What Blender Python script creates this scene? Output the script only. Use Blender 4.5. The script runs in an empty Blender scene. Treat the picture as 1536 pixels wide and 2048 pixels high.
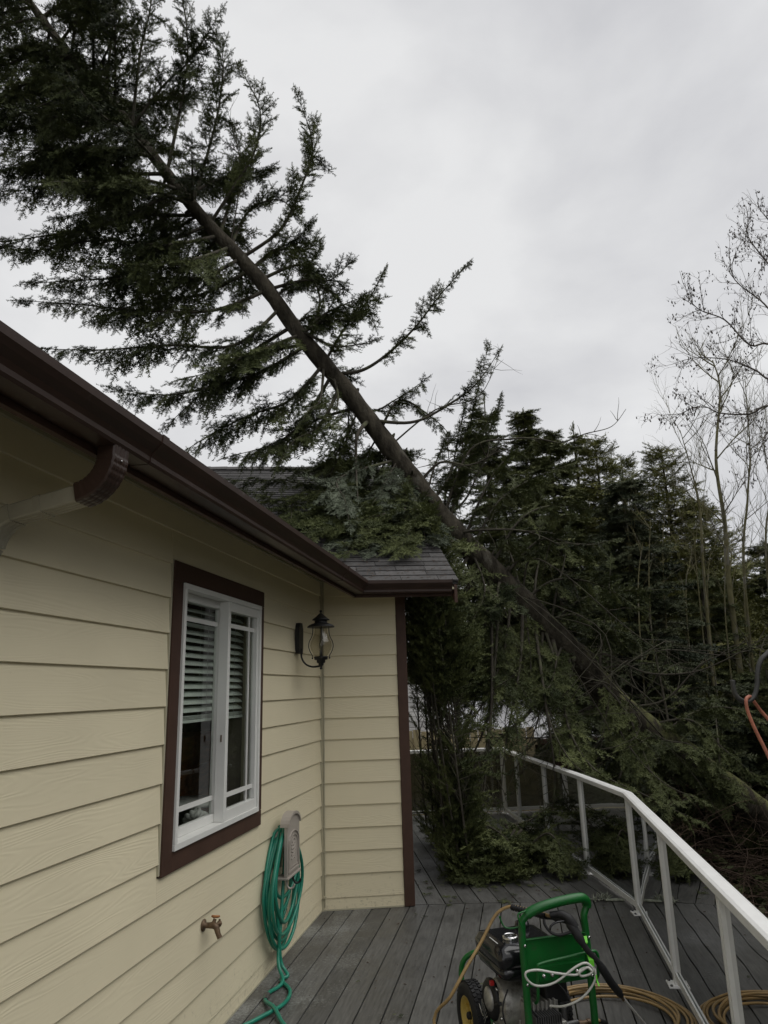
import bpy, math, random
import numpy as np
from mathutils import Vector, Matrix

S = bpy.context.scene
COL = S.collection
RAD = math.radians

# ------------------------------------------------------------------ camera
CAM_H = 1.77
YAW, PITCH, ROLL, FPX = RAD(5.7), RAD(14.27), RAD(-1.62), 1398.4
_f = Vector((math.sin(YAW)*math.cos(PITCH), math.cos(YAW)*math.cos(PITCH), math.sin(PITCH)))
_r0 = Vector((math.cos(YAW), -math.sin(YAW), 0)); _u0 = _r0.cross(_f)
_R = _r0*math.cos(ROLL) + _u0*math.sin(ROLL); _U = _u0*math.cos(ROLL) - _r0*math.sin(ROLL)
cam_data = bpy.data.cameras.new('camera'); cam = bpy.data.objects.new('camera', cam_data); COL.objects.link(cam)
cam.matrix_world = Matrix(((_R.x, _U.x, -_f.x, 0), (_R.y, _U.y, -_f.y, 0), (_R.z, _U.z, -_f.z, CAM_H), (0, 0, 0, 1)))
cam_data.sensor_fit = 'VERTICAL'; cam_data.sensor_height = 36.0; cam_data.lens = 36.0*FPX/2048
cam_data.clip_start = 0.05; cam_data.clip_end = 1500
S.camera = cam

# ------------------------------------------------------------------ sky and sun
SUN_EL, SUN_AZ = RAD(56), RAD(105)          # direction towards the bright part of the overcast
w = bpy.data.worlds.new('World'); S.world = w; w.use_nodes = True
wn, wl = w.node_tree.nodes, w.node_tree.links
wn.clear()
out = wn.new('ShaderNodeOutputWorld'); mixs = wn.new('ShaderNodeMixShader')
bg1 = wn.new('ShaderNodeBackground'); bg2 = wn.new('ShaderNodeBackground')
sky = wn.new('ShaderNodeTexSky'); sky.sky_type = 'NISHITA'; sky.sun_disc = False
sky.sun_elevation = SUN_EL; sky.sun_rotation = SUN_AZ
wl.new(sky.outputs[0], bg1.inputs[0]); bg1.inputs[1].default_value = 0.08
tc = wn.new('ShaderNodeTexCoord'); mp = wn.new('ShaderNodeMapping'); mp.inputs['Scale'].default_value = (1.0, 1.0, 1.7)
mp.inputs['Location'].default_value = (3.1, 1.7, 0.4)
n1 = wn.new('ShaderNodeTexNoise'); n1.inputs['Scale'].default_value = 2.9; n1.inputs['Detail'].default_value = 6; n1.inputs['Roughness'].default_value = .52; n1.inputs['Distortion'].default_value = .15
cr = wn.new('ShaderNodeValToRGB')
cr.color_ramp.elements[0].position = .32; cr.color_ramp.elements[0].color = (.525, .525, .54, 1)
cr.color_ramp.elements[1].position = .64; cr.color_ramp.elements[1].color = (.70, .70, .70, 1)
wl.new(tc.outputs['Generated'], mp.inputs[0]); wl.new(mp.outputs[0], n1.inputs[0]); wl.new(n1.outputs[0], cr.inputs[0])
wl.new(cr.outputs[0], bg2.inputs[0]); bg2.inputs[1].default_value = 0.90
mixs.inputs[0].default_value = .94
wl.new(bg1.outputs[0], mixs.inputs[1]); wl.new(bg2.outputs[0], mixs.inputs[2]); wl.new(mixs.outputs[0], out.inputs[0])
sd = bpy.data.lights.new('sun', 'SUN'); sd.energy = 1.5; sd.angle = RAD(70); sd.color = (1, .98, .94)
so = bpy.data.objects.new('sun', sd); COL.objects.link(so)
_d = Vector((math.sin(SUN_AZ)*math.cos(SUN_EL), math.cos(SUN_AZ)*math.cos(SUN_EL), math.sin(SUN_EL)))
so.rotation_euler = _d.to_track_quat('Z', 'Y').to_euler()
S.view_settings.view_transform = 'Standard'; S.view_settings.look = 'None'
S.view_settings.exposure = 0.40; S.view_settings.gamma = 1.0; S.view_settings.use_curve_mapping = False

# ------------------------------------------------------------------ place helpers
def ray(x, y):
    return _f + _R*((x-768)/FPX) - _U*((y-1024)/FPX)
def at(x, y, Y):                                   # point on the sight line at world depth Y
    d = ray(x, y); return Vector((0, 0, CAM_H)) + d*(Y/d.y)
def onz(x, y, z=0.0):
    d = ray(x, y); return Vector((0, 0, CAM_H)) + d*((z-CAM_H)/d.z)

AN = RAD(15.82)                                    # long wall turns 15.8 degrees from the wing
C0 = Vector((.026, 6.49, 0))                       # inside corner of the house, at deck height
dA = Vector((math.sin(AN), math.cos(AN), 0)); nA = Vector((math.cos(AN), -math.sin(AN), 0)); UP = Vector((0, 0, 1))
LONG = Matrix(((-dA.x, nA.x, 0, C0.x), (-dA.y, nA.y, 0, C0.y), (0, 0, 1, 0), (0, 0, 0, 1)))     # u towards the camera, v out of the wall
WING = Matrix(((-1, 0, 0, C0.x), (0, -1, 0, C0.y), (0, 0, 1, 0), (0, 0, 0, 1)))
def lw(s, v, z): return C0 + dA*s + nA*v + UP*z
def frame(loc, rz=0): return Matrix.Translation(Vector(loc)) @ Matrix.Rotation(rz, 4, 'Z')

# ------------------------------------------------------------------ mesh builder
class MB:
    def __init__(s): s.v = []; s.f = []; s.sm = []
    def add(s, vs, fs, smooth=False):
        b = len(s.v); s.v.extend([tuple(p) for p in vs]); s.f.extend([tuple(i+b for i in f) for f in fs]); s.sm.extend([smooth]*len(fs)); return s
    def box(s, x0, x1, y0, y1, z0, z1, M=None):
        vs = [Vector(p) for p in ((x0,y0,z0),(x1,y0,z0),(x1,y1,z0),(x0,y1,z0),(x0,y0,z1),(x1,y0,z1),(x1,y1,z1),(x0,y1,z1))]
        if M is not None: vs = [M @ p for p in vs]
        return s.add(vs, [(0,3,2,1),(4,5,6,7),(0,1,5,4),(1,2,6,5),(2,3,7,6),(3,0,4,7)])
    def prism(s, poly, ext, M=None, smooth=False):      # closed polygon swept by a vector
        n = len(poly); e = Vector(ext); vs = [Vector(p) for p in poly] + [Vector(p)+e for p in poly]
        if M is not None: vs = [M @ p for p in vs]
        fs = [tuple(range(n))[::-1], tuple(range(n, 2*n))]
        s.add(vs, fs)
        s.add(vs, [(i, (i+1) % n, n+(i+1) % n, n+i) for i in range(n)], smooth); return s
    def rings(s, rs, closed=False, caps=True, smooth=True):
        n = len(rs[0]); vs = [p for r in rs for p in r]; fs = []
        m = len(rs)
        for k in range(m if closed else m-1):
            a = k*n; b = ((k+1) % m)*n
            for i in range(n): j = (i+1) % n; fs.append((a+i, a+j, b+j, b+i))
        s.add(vs, fs, smooth)
        if caps and not closed:
            s.add(rs[0], [tuple(range(n))[::-1]]); s.add(rs[-1], [tuple(range(n))])
        return s
    def tube(s, pts, r, n=8, closed=False, caps=True, flat=1.0):
        pts = [Vector(p) for p in pts]; m = len(pts)
        if not hasattr(r, '__len__'): r = [r]*m
        rs = []; prev = None
        for i, p in enumerate(pts):
            if closed: t = pts[(i+1) % m]-pts[i-1]
            else: t = pts[min(i+1, m-1)]-pts[max(i-1, 0)]
            if t.length < 1e-9: t = Vector((0, 0, 1))
            t.normalize()
            if prev is None:
                a = Vector((0, 0, 1)) if abs(t.z) < .9 else Vector((1, 0, 0)); x = t.cross(a).normalized()
            else:
                x = (prev - t*prev.dot(t))
                if x.length < 1e-6: x = t.orthogonal()
                x.normalize()
            prev = x; y = t.cross(x)
            rs.append([p + (x*math.cos(2*math.pi*k/n) + y*math.sin(2*math.pi*k/n)*flat)*r[i] for k in range(n)])
        return s.rings(rs, closed, caps)
    def lathe(s, prof, n=20, M=None, smooth=True):      # prof: (radius, height)
        rs = [[Vector((max(r, 1e-4)*math.cos(2*math.pi*k/n), max(r, 1e-4)*math.sin(2*math.pi*k/n), z)) for k in range(n)] for r, z in prof]
        if M is not None: rs = [[M @ p for p in r] for r in rs]
        return s.rings(rs, smooth=smooth)
    def ball(s, c, r, n=8):
        return s.lathe([(r*math.sin(math.pi*k/n), -r*math.cos(math.pi*k/n)) for k in range(n+1)], 2*n, Matrix.Translation(Vector(c)))

def smooth_path(pts, k=6, closed=False):
    pts = [Vector(p) for p in pts]; n = len(pts); o = []
    for i in range(n if closed else n-1):
        if closed: p0, p1, p2, p3 = pts[i-1], pts[i], pts[(i+1) % n], pts[(i+2) % n]
        else: p0, p1, p2, p3 = pts[max(i-1, 0)], pts[i], pts[i+1], pts[min(i+2, n-1)]
        for j in range(k):
            t = j/k
            o.append(.5*((2*p1)+(p2-p0)*t+(2*p0-5*p1+4*p2-p3)*t*t+(3*p1-p0-3*p2+p3)*t**3))
    if not closed: o.append(pts[-1].copy())
    return o

FR = {}                                             # frame of every thing
def put(o, parent, fr):
    COL.objects.link(o)
    if parent is not None:
        o.parent = parent; o.matrix_parent_inverse = Matrix(); o.matrix_basis = FR[parent.name].inverted() @ fr
    else: o.matrix_basis = fr
    FR[o.name] = fr.copy()
def obj(name, mb, m, parent=None, fr=None, local=False, bev=0, label=None, kind=None):
    """mb in world space unless local; the object gets the frame fr (default: its parent's)"""
    if fr is None: fr = FR[parent.name] if parent is not None else Matrix()
    me = bpy.data.meshes.new(name)
    vs = mb.v
    if not local:
        inv = fr.inverted(); vs = [tuple(inv @ Vector(p)) for p in vs]
    me.from_pydata(vs, [], mb.f); me.polygons.foreach_set('use_smooth', mb.sm)
    for mm in (m if isinstance(m, (list, tuple)) else [m]): me.materials.append(mm)
    me.update(); o = bpy.data.objects.new(name, me); put(o, parent, fr)
    if bev:
        b = o.modifiers.new('bevel', 'BEVEL'); b.width = bev; b.segments = 2; b.limit_method = 'ANGLE'; b.harden_normals = False
    if label: o['label'] = label
    if kind: o['kind'] = kind
    return o
def shared(name, me, parent, fr, kind=None):
    o = bpy.data.objects.new(name, me); put(o, parent, fr)
    if kind: o['kind'] = kind
    return o
def tag(o, label=None, cat=None, group=None, kind=None):
    for k, v in (('label', label), ('category', cat), ('group', group), ('kind', kind)):
        if v: o[k] = v
    return o
def thing(name, label, cat, fr=None, group=None, kind=None):
    o = bpy.data.objects.new(name, None); o.empty_display_size = .1
    put(o, None, fr if fr is not None else Matrix()); return tag(o, label, cat, group, kind)

# ------------------------------------------------------------------ materials
def newmat(name):
    m = bpy.data.materials.new(name); m.use_nodes = True; nt = m.node_tree; return m, nt.nodes, nt.links, nt.nodes['Principled BSDF']
def mat(name, col, rough=.6, spec=.4, metal=0, var=.12, vscale=6, stretch=(1, 1, 1), bump=0, bscale=40, bdist=.002, col2=None, c2scale=3, c2pos=(.5, .62), rnd=0, coord='Object'):
    m, N, L, P = newmat(name)
    P.inputs['Roughness'].default_value = rough; P.inputs['Metallic'].default_value = metal; P.inputs['Specular IOR Level'].default_value = spec
    t = N.new('ShaderNodeTexCoord'); mpn = N.new('ShaderNodeMapping'); mpn.inputs['Scale'].default_value = stretch
    L.new(t.outputs[coord], mpn.inputs[0])
    oi = N.new('ShaderNodeObjectInfo')
    add = N.new('ShaderNodeVectorMath'); add.operation = 'ADD'; L.new(mpn.outputs[0], add.inputs[0])
    sc = N.new('ShaderNodeMath'); sc.operation = 'MULTIPLY'; sc.inputs[1].default_value = 37.0; L.new(oi.outputs['Random'], sc.inputs[0]); L.new(sc.outputs[0], add.inputs[1])
    n = N.new('ShaderNodeTexNoise'); n.inputs['Scale'].default_value = vscale; n.inputs['Detail'].default_value = 6; n.inputs['Roughness'].default_value = .6
    L.new(add.outputs[0], n.inputs[0])
    mr = N.new('ShaderNodeMapRange'); mr.inputs[1].default_value = .3; mr.inputs[2].default_value = .7; mr.inputs[3].default_value = 1-var; mr.inputs[4].default_value = 1+var
    L.new(n.outputs[0], mr.inputs[0])
    hs = N.new('ShaderNodeHueSaturation'); hs.inputs['Color'].default_value = (*col, 1)
    val = mr.outputs[0]
    if rnd:
        r2 = N.new('ShaderNodeMapRange'); r2.inputs[3].default_value = 1-rnd; r2.inputs[4].default_value = 1+rnd; L.new(oi.outputs['Random'], r2.inputs[0])
        mu = N.new('ShaderNodeMath'); mu.operation = 'MULTIPLY'; L.new(val, mu.inputs[0]); L.new(r2.outputs[0], mu.inputs[1]); val = mu.outputs[0]
    L.new(val, hs.inputs['Value'])
    colout = hs.outputs[0]
    if col2:
        n2 = N.new('ShaderNodeTexNoise'); n2.inputs['Scale'].default_value = c2scale; n2.inputs['Detail'].default_value = 8; n2.inputs['Roughness'].default_value = .65; L.new(add.outputs[0], n2.inputs[0])
        r = N.new('ShaderNodeMapRange'); r.inputs[1].default_value = c2pos[0]; r.inputs[2].default_value = c2pos[1]; L.new(n2.outputs[0], r.inputs[0])
        mx = N.new('ShaderNodeMix'); mx.data_type = 'RGBA'; L.new(r.outputs[0], mx.inputs[0]); L.new(colout, mx.inputs[6]); mx.inputs[7].default_value = (*col2, 1); colout = mx.outputs[2]
    L.new(colout, P.inputs['Base Color'])
    if bump:
        n3 = N.new('ShaderNodeTexNoise'); n3.inputs['Scale'].default_value = bscale; n3.inputs['Detail'].default_value = 5; L.new(add.outputs[0], n3.inputs[0])
        b = N.new('ShaderNodeBump'); b.inputs['Strength'].default_value = bump; b.inputs['Distance'].default_value = bdist; L.new(n3.outputs[0], b.inputs['Height']); L.new(b.outputs[0], P.inputs['Normal'])
    return m

M = {}
M['white'] = mat('white powder coat', (.86, .86, .84), .35, .5, var=.05, vscale=9, col2=(.55, .56, .50), c2scale=5, c2pos=(.6, .8))
M['vinyl'] = mat('white vinyl', (.70, .70, .67), .4, .4, var=.04, col2=(.33, .24, .18), c2scale=14, c2pos=(.70, .78))
M['brown'] = mat('brown painted trim', (.062, .033, .023), .6, .3, var=.15, vscale=8, stretch=(1, 1, 1), bump=.25, bscale=60)
M['gutter'] = mat('brown aluminium gutter', (.040, .023, .017), .38, .36, var=.22, vscale=3, stretch=(1, 1, 1), bump=.06, bscale=30, col2=(.10, .085, .08), c2scale=9, c2pos=(.62, .8))
M['gutter_light'] = mat('brown downspout weathered', (.16, .12, .115), .35, .5, var=.2, vscale=12)
M['soffit'] = mat('beige soffit paint', (.40, .37, .26), .7, .3, var=.07)
M['beige'] = mat('beige trim paint', (.44, .41, .30), .6, .3, var=.06, bump=.1, bscale=80)
M['downspout'] = mat('beige painted downspout', (.30, .28, .215), .5, .4, var=.12, col2=(.2, .19, .15), c2scale=7, c2pos=(.55, .8))
M['shingle'] = mat('grey asphalt shingle', (.070, .067, .066), .9, .2, var=.25, vscale=25, bump=.6, bscale=180, bdist=.003, rnd=.3, col2=(.14, .14, .14), c2scale=60, c2pos=(.58, .7))
M['black'] = mat('black cast metal', (.012, .012, .013), .5, .4, var=.2, bump=.15, bscale=120)
M['hook'] = mat('dark iron rod', (.035, .035, .032), .45, .45, var=.3, vscale=30, bump=.2, bscale=150)
M['cord'] = mat('orange red cord', (.33, .125, .08), .6, .3, var=.25, vscale=40, bump=.3, bscale=300)
M['hose'] = mat('green garden hose', (.012, .19, .125), .32, .5, var=.16, vscale=12, col2=(.03, .28, .20), c2scale=5, c2pos=(.6, .8))
M['hanger'] = mat('taupe plastic', (.36, .325, .285), .45, .4, var=.08, bump=.05)
M['brass'] = mat('old brass', (.13, .085, .05), .5, .5, metal=.5, var=.3, vscale=40, bump=.3, bscale=120)
M['rust'] = mat('orange rust', (.34, .15, .06), .8, .2, var=.3, vscale=50)
M['tan'] = mat('tan rubber hose', (.30, .20, .085), .38, .45, var=.2, vscale=14)
M['rubber'] = mat('black rubber', (.014, .014, .015), .6, .35, var=.2)
M['gloss_black'] = mat('glossy black plastic', (.010, .010, .012), .16, .6, var=.1)
M['green'] = mat('green enamel', (.004, .105, .016), .38, .5, var=.2, vscale=8, col2=(.035, .06, .03), c2scale=16, c2pos=(.56, .72))
M['yellow'] = mat('yellow wheel enamel', (.52, .38, .09), .4, .5, var=.1)
M['alu'] = mat('cast aluminium', (.42, .41, .38), .42, .5, metal=.55, var=.25, vscale=30, bump=.2, bscale=90, col2=(.10, .09, .08), c2scale=14, c2pos=(.52, .7))
M['chrome'] = mat('bright metal', (.6, .6, .6), .18, .5, metal=1, var=.05)
M['bare_steel'] = mat('bare steel tube', (.55, .54, .52), .3, .5, metal=.3, var=.1)
M['grey_metal'] = mat('dull steel', (.12, .12, .12), .45, .5, metal=.6, var=.25)
M['clear_hose'] = mat('clear vinyl hose', (.50, .50, .46), .25, .5, var=.1)
M['red'] = mat('red plastic', (.45, .02, .02), .4, .5)
M['neon'] = mat('lime green tape', (.16, .62, .04), .5, .4)
M['bark'] = mat('fir bark', (.056, .049, .037), .95, .15, var=.6, vscale=9, stretch=(1, 1, .45), bump=1, bscale=30, bdist=.02, col2=(.115, .108, .088), c2scale=6, c2pos=(.56, .70))
def add_moss(m):
    N, L = m.node_tree.nodes, m.node_tree.links; P = N['Principled BSDF']; src = P.inputs['Base Color'].links[0].from_socket
    g = N.new('ShaderNodeNewGeometry'); s1 = N.new('ShaderNodeSeparateXYZ'); L.new(g.outputs['Normal'], s1.inputs[0]); s2 = N.new('ShaderNodeSeparateXYZ'); L.new(g.outputs['Position'], s2.inputs[0])
    n = N.new('ShaderNodeTexNoise'); n.inputs['Scale'].default_value = 7; n.inputs['Detail'].default_value = 8; L.new(g.outputs['Position'], n.inputs[0])
    hz = N.new('ShaderNodeMapRange'); hz.inputs[1].default_value = 5.0; hz.inputs[2].default_value = 1.5; hz.inputs[3].default_value = -.35; hz.inputs[4].default_value = .12; L.new(s2.outputs[2], hz.inputs[0])
    a = N.new('ShaderNodeMath'); a.operation = 'MULTIPLY_ADD'; a.inputs[1].default_value = .28; L.new(s1.outputs[2], a.inputs[0]); L.new(n.outputs[0], a.inputs[2])
    b = N.new('ShaderNodeMath'); L.new(a.outputs[0], b.inputs[0]); L.new(hz.outputs[0], b.inputs[1])
    r = N.new('ShaderNodeMapRange'); r.inputs[1].default_value = .62; r.inputs[2].default_value = .86; L.new(b.outputs[0], r.inputs[0])
    x = N.new('ShaderNodeMix'); x.data_type = 'RGBA'; L.new(r.outputs[0], x.inputs[0]); L.new(src, x.inputs[6]); x.inputs[7].default_value = (.16, .165, .07, 1); L.new(x.outputs[2], P.inputs['Base Color'])
add_moss(M['bark'])
M['limb'] = mat('limb bark', (.065, .058, .046), .9, .15, var=.3, vscale=16, bump=.4, bscale=60, col2=(.10, .105, .06), c2scale=6, c2pos=(.52, .66))
M['alder_bark'] = mat('mossy alder bark', (.135, .125, .065), .9, .15, var=.3, vscale=8, col2=(.16, .15, .12), c2scale=3, c2pos=(.5, .6))
M['twig'] = mat('dark bare twigs', (.14, .125, .11), .9, .15, var=.3, vscale=3)
M['brush'] = mat('dead brown brush', (.060, .042, .032), .95, .1, var=.45, vscale=1.5, col2=(.14, .10, .07), c2scale=1.1, c2pos=(.52, .62))
M['lichen'] = mat('pale lichen', (.30, .32, .26), .95, .1, var=.3, vscale=40)
M['soil'] = mat('forest floor', (.045, .032, .022), .95, .1, var=.5, vscale=.9, bump=.8, bscale=5, bdist=.06, col2=(.035, .05, .018), c2scale=.5, c2pos=(.5, .6))
M['far_roof'] = mat('weathered light roof', (.42, .42, .43), .6, .3, var=.25, vscale=1.2, col2=(.20, .2, .2), c2scale=2.5, c2pos=(.5, .7))
M['far_shingle'] = mat('far grey shingle', (.20, .195, .19), .9, .2, var=.3, vscale=6, rnd=.2)
M['far_wall'] = mat('dark brown siding', (.055, .034, .027), .8, .2, var=.2)
M['fence'] = mat('pale fence board', (.40, .34, .21), .8, .2, var=.2, vscale=4, stretch=(6, 6, 1), rnd=.15, col2=(.22, .18, .11), c2scale=2, c2pos=(.55, .7))
M['blind'] = mat('white blind slat', (.62, .66, .62), .5, .4, var=.03)
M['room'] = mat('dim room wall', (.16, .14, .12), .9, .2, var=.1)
M['wood'] = mat('orange wood', (.42, .15, .04), .5, .4, var=.35, vscale=5, stretch=(1, 1, 7))
M['bottle'] = mat('pale green bottle', (.30, .38, .33), .2, .5)
M['cloth'] = mat('white cloth', (.5, .5, .48), .9, .2)

def siding_mat():
    m, N, L, P = newmat('cream cedar grain siding')
    P.inputs['Roughness'].default_value = .52; P.inputs['Specular IOR Level'].default_value = .35
    t = N.new('ShaderNodeTexCoord'); oi = N.new('ShaderNodeObjectInfo')
    mp_ = N.new('ShaderNodeMapping'); mp_.inputs['Scale'].default_value = (.75, .2, 7.5); L.new(t.outputs['Object'], mp_.inputs[0])
    sc = N.new('ShaderNodeMath'); sc.operation = 'MULTIPLY'; sc.inputs[1].default_value = 91.0; L.new(oi.outputs['Random'], sc.inputs[0])
    add = N.new('ShaderNodeVectorMath'); L.new(mp_.outputs[0], add.inputs[0]); L.new(sc.outputs[0], add.inputs[1])
    n = N.new('ShaderNodeTexNoise'); n.inputs['Scale'].default_value = 1.15; n.inputs['Detail'].default_value = 2.5; n.inputs['Roughness'].default_value = .35; L.new(add.outputs[0], n.inputs[0])
    mu = N.new('ShaderNodeMath'); mu.operation = 'MULTIPLY'; mu.inputs[1].default_value = 150; L.new(n.outputs[0], mu.inputs[0])
    sn = N.new('ShaderNodeMath'); sn.operation = 'SINE'; L.new(mu.outputs[0], sn.inputs[0])
    nf = N.new('ShaderNodeTexNoise'); nf.inputs['Scale'].default_value = 9; nf.inputs['Detail'].default_value = 4; L.new(add.outputs[0], nf.inputs[0])
    ma = N.new('ShaderNodeTexNoise'); ma.inputs['Scale'].default_value = .8; L.new(add.outputs[0], ma.inputs[0])
    mr = N.new('ShaderNodeMapRange'); mr.inputs[1].default_value = .40; mr.inputs[2].default_value = .62; mr.inputs[3].default_value = .12; L.new(ma.outputs[0], mr.inputs[0])
    pw = N.new('ShaderNodeMath'); pw.operation = 'MULTIPLY'; L.new(sn.outputs[0], pw.inputs[0]); L.new(mr.outputs[0], pw.inputs[1])
    ad = N.new('ShaderNodeMath'); L.new(pw.outputs[0], ad.inputs[0]); L.new(nf.outputs[0], ad.inputs[1])
    b = N.new('ShaderNodeBump'); b.inputs['Strength'].default_value = .42; b.inputs['Distance'].default_value = .0006; L.new(ad.outputs[0], b.inputs['Height']); L.new(b.outputs[0], P.inputs['Normal'])
    n2 = N.new('ShaderNodeTexNoise'); n2.inputs['Scale'].default_value = .9; n2.inputs['Detail'].default_value = 5; L.new(t.outputs['Object'], n2.inputs[0])
    r2 = N.new('ShaderNodeMapRange'); r2.inputs[1].default_value = .3; r2.inputs[2].default_value = .7; r2.inputs[3].default_value = .93; r2.inputs[4].default_value = 1.06; L.new(n2.outputs[0], r2.inputs[0])
    hs = N.new('ShaderNodeHueSaturation'); hs.inputs['Color'].default_value = (.715, .645, .46, 1); L.new(r2.outputs[0], hs.inputs['Value']); g = N.new('ShaderNodeNewGeometry'); sx = N.new('ShaderNodeSeparateXYZ'); L.new(g.outputs['Position'], sx.inputs[0])
    dn = N.new('ShaderNodeTexNoise'); dn.inputs['Scale'].default_value = 34; dn.inputs['Detail'].default_value = 8; dn.inputs['Roughness'].default_value = .75; L.new(g.outputs['Position'], dn.inputs[0])
    dz = N.new('ShaderNodeMapRange'); dz.inputs[1].default_value = .45; dz.inputs[2].default_value = 0; dz.inputs[3].default_value = -.03; dz.inputs[4].default_value = .10; L.new(sx.outputs[2], dz.inputs[0])
    da = N.new('ShaderNodeMath'); L.new(dn.outputs[0], da.inputs[0]); L.new(dz.outputs[0], da.inputs[1])
    dr = N.new('ShaderNodeMapRange'); dr.inputs[1].default_value = .62; dr.inputs[2].default_value = .80; dr.inputs[4].default_value = .55; L.new(da.outputs[0], dr.inputs[0])
    dx = N.new('ShaderNodeMix'); dx.data_type = 'RGBA'; L.new(dr.outputs[0], dx.inputs[0]); L.new(hs.outputs[0], dx.inputs[6]); dx.inputs[7].default_value = (.16, .13, .085, 1)
    L.new(dx.outputs[2], P.inputs['Base Color'])
    return m
M['siding'] = siding_mat()

def deck_mat():
    m, N, L, P = newmat('wet grey composite deck')
    t = N.new('ShaderNodeTexCoord'); g = N.new('ShaderNodeNewGeometry'); oi = N.new('ShaderNodeObjectInfo')
    mp_ = N.new('ShaderNodeMapping'); mp_.inputs['Scale'].default_value = (14, 1.2, 8); L.new(t.outputs['Object'], mp_.inputs[0])
    n = N.new('ShaderNodeTexNoise'); n.inputs['Scale'].default_value = 5; n.inputs['Detail'].default_value = 7; L.new(mp_.outputs[0], n.inputs[0])
    n2 = N.new('ShaderNodeTexNoise'); n2.inputs['Scale'].default_value = 2.1; n2.inputs['Detail'].default_value = 6; n2.inputs['Roughness'].default_value = .6; L.new(g.outputs['Position'], n2.inputs[0])
    a = N.new('ShaderNodeMapRange'); a.inputs[1].default_value = .3; a.inputs[2].default_value = .7; a.inputs[3].default_value = .72; a.inputs[4].default_value = 1.28; L.new(n.outputs[0], a.inputs[0])
    b_ = N.new('ShaderNodeMapRange'); b_.inputs[1].default_value = .3; b_.inputs[2].default_value = .7; b_.inputs[3].default_value = .78; b_.inputs[4].default_value = 1.22; L.new(n2.outputs[0], b_.inputs[0])
    r = N.new('ShaderNodeMapRange'); r.inputs[3].default_value = .80; r.inputs[4].default_value = 1.22; L.new(oi.outputs['Random'], r.inputs[0])
    m1 = N.new('ShaderNodeMath'); m1.operation = 'MULTIPLY'; L.new(a.outputs[0], m1.inputs[0]); L.new(b_.outputs[0], m1.inputs[1])
    m2 = N.new('ShaderNodeMath'); m2.operation = 'MULTIPLY'; L.new(m1.outputs[0], m2.inputs[0]); L.new(r.outputs[0], m2.inputs[1])
    hs = N.new('ShaderNodeHueSaturation'); hs.inputs['Color'].default_value = (.084, .083, .078, 1); L.new(m2.outputs[0], hs.inputs['Value'])
    # pale lichen speckle, strongest in the drier strip along the wall
    sp = N.new('ShaderNodeTexNoise'); sp.inputs['Scale'].default_value = 55; sp.inputs['Detail'].default_value = 6; sp.inputs['Roughness'].default_value = .8; L.new(g.outputs['Position'], sp.inputs[0])
    dp = N.new('ShaderNodeVectorMath'); dp.operation = 'DOT_PRODUCT'; dp.inputs[1].default_value = tuple(nA); L.new(g.outputs['Position'], dp.inputs[0])
    of = N.new('ShaderNodeMapRange'); k0 = C0.dot(nA); of.inputs[1].default_value = k0+.75; of.inputs[2].default_value = k0+.1; of.inputs[3].default_value = 0; of.inputs[4].default_value = .15; L.new(dp.outputs['Value'], of.inputs[0])
    big = N.new('ShaderNodeTexNoise'); big.inputs['Scale'].default_value = 2.6; big.inputs['Detail'].default_value = 4; L.new(g.outputs['Position'], big.inputs[0])
    bm = N.new('ShaderNodeMapRange'); bm.inputs[1].default_value = .4; bm.inputs[2].default_value = .65; bm.inputs[3].default_value = -.08; bm.inputs[4].default_value = .07; L.new(big.outputs[0], bm.inputs[0])
    s1 = N.new('ShaderNodeMath'); L.new(sp.outputs[0], s1.inputs[0]); L.new(of.outputs[0], s1.inputs[1])
    s2 = N.new('ShaderNodeMath'); L.new(s1.outputs[0], s2.inputs[0]); L.new(bm.outputs[0], s2.inputs[1])
    th = N.new('ShaderNodeMapRange'); th.inputs[1].default_value = .60; th.inputs[2].default_value = .78; th.inputs[4].default_value = .8; L.new(s2.outputs[0], th.inputs[0])
    mx = N.new('ShaderNodeMix'); mx.data_type = 'RGBA'; L.new(th.outputs[0], mx.inputs[0]); L.new(hs.outputs[0], mx.inputs[6]); mx.inputs[7].default_value = (.27, .28, .27, 1)
    L.new(mx.outputs[2], P.inputs['Base Color'])
    rr = N.new('ShaderNodeMapRange'); rr.inputs[1].default_value = .35; rr.inputs[2].default_value = .65; rr.inputs[3].default_value = .34; rr.inputs[4].default_value = .62; L.new(n2.outputs[0], rr.inputs[0]); L.new(rr.outputs[0], P.inputs['Roughness'])
    P.inputs['Specular IOR Level'].default_value = .32
    bp = N.new('ShaderNodeBump'); bp.inputs['Strength'].default_value = .35; bp.inputs['Distance'].default_value = .0015; L.new(n.outputs[0], bp.inputs['Height']); L.new(bp.outputs[0], P.inputs['Normal'])
    return m
M['deck'] = deck_mat()

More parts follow.
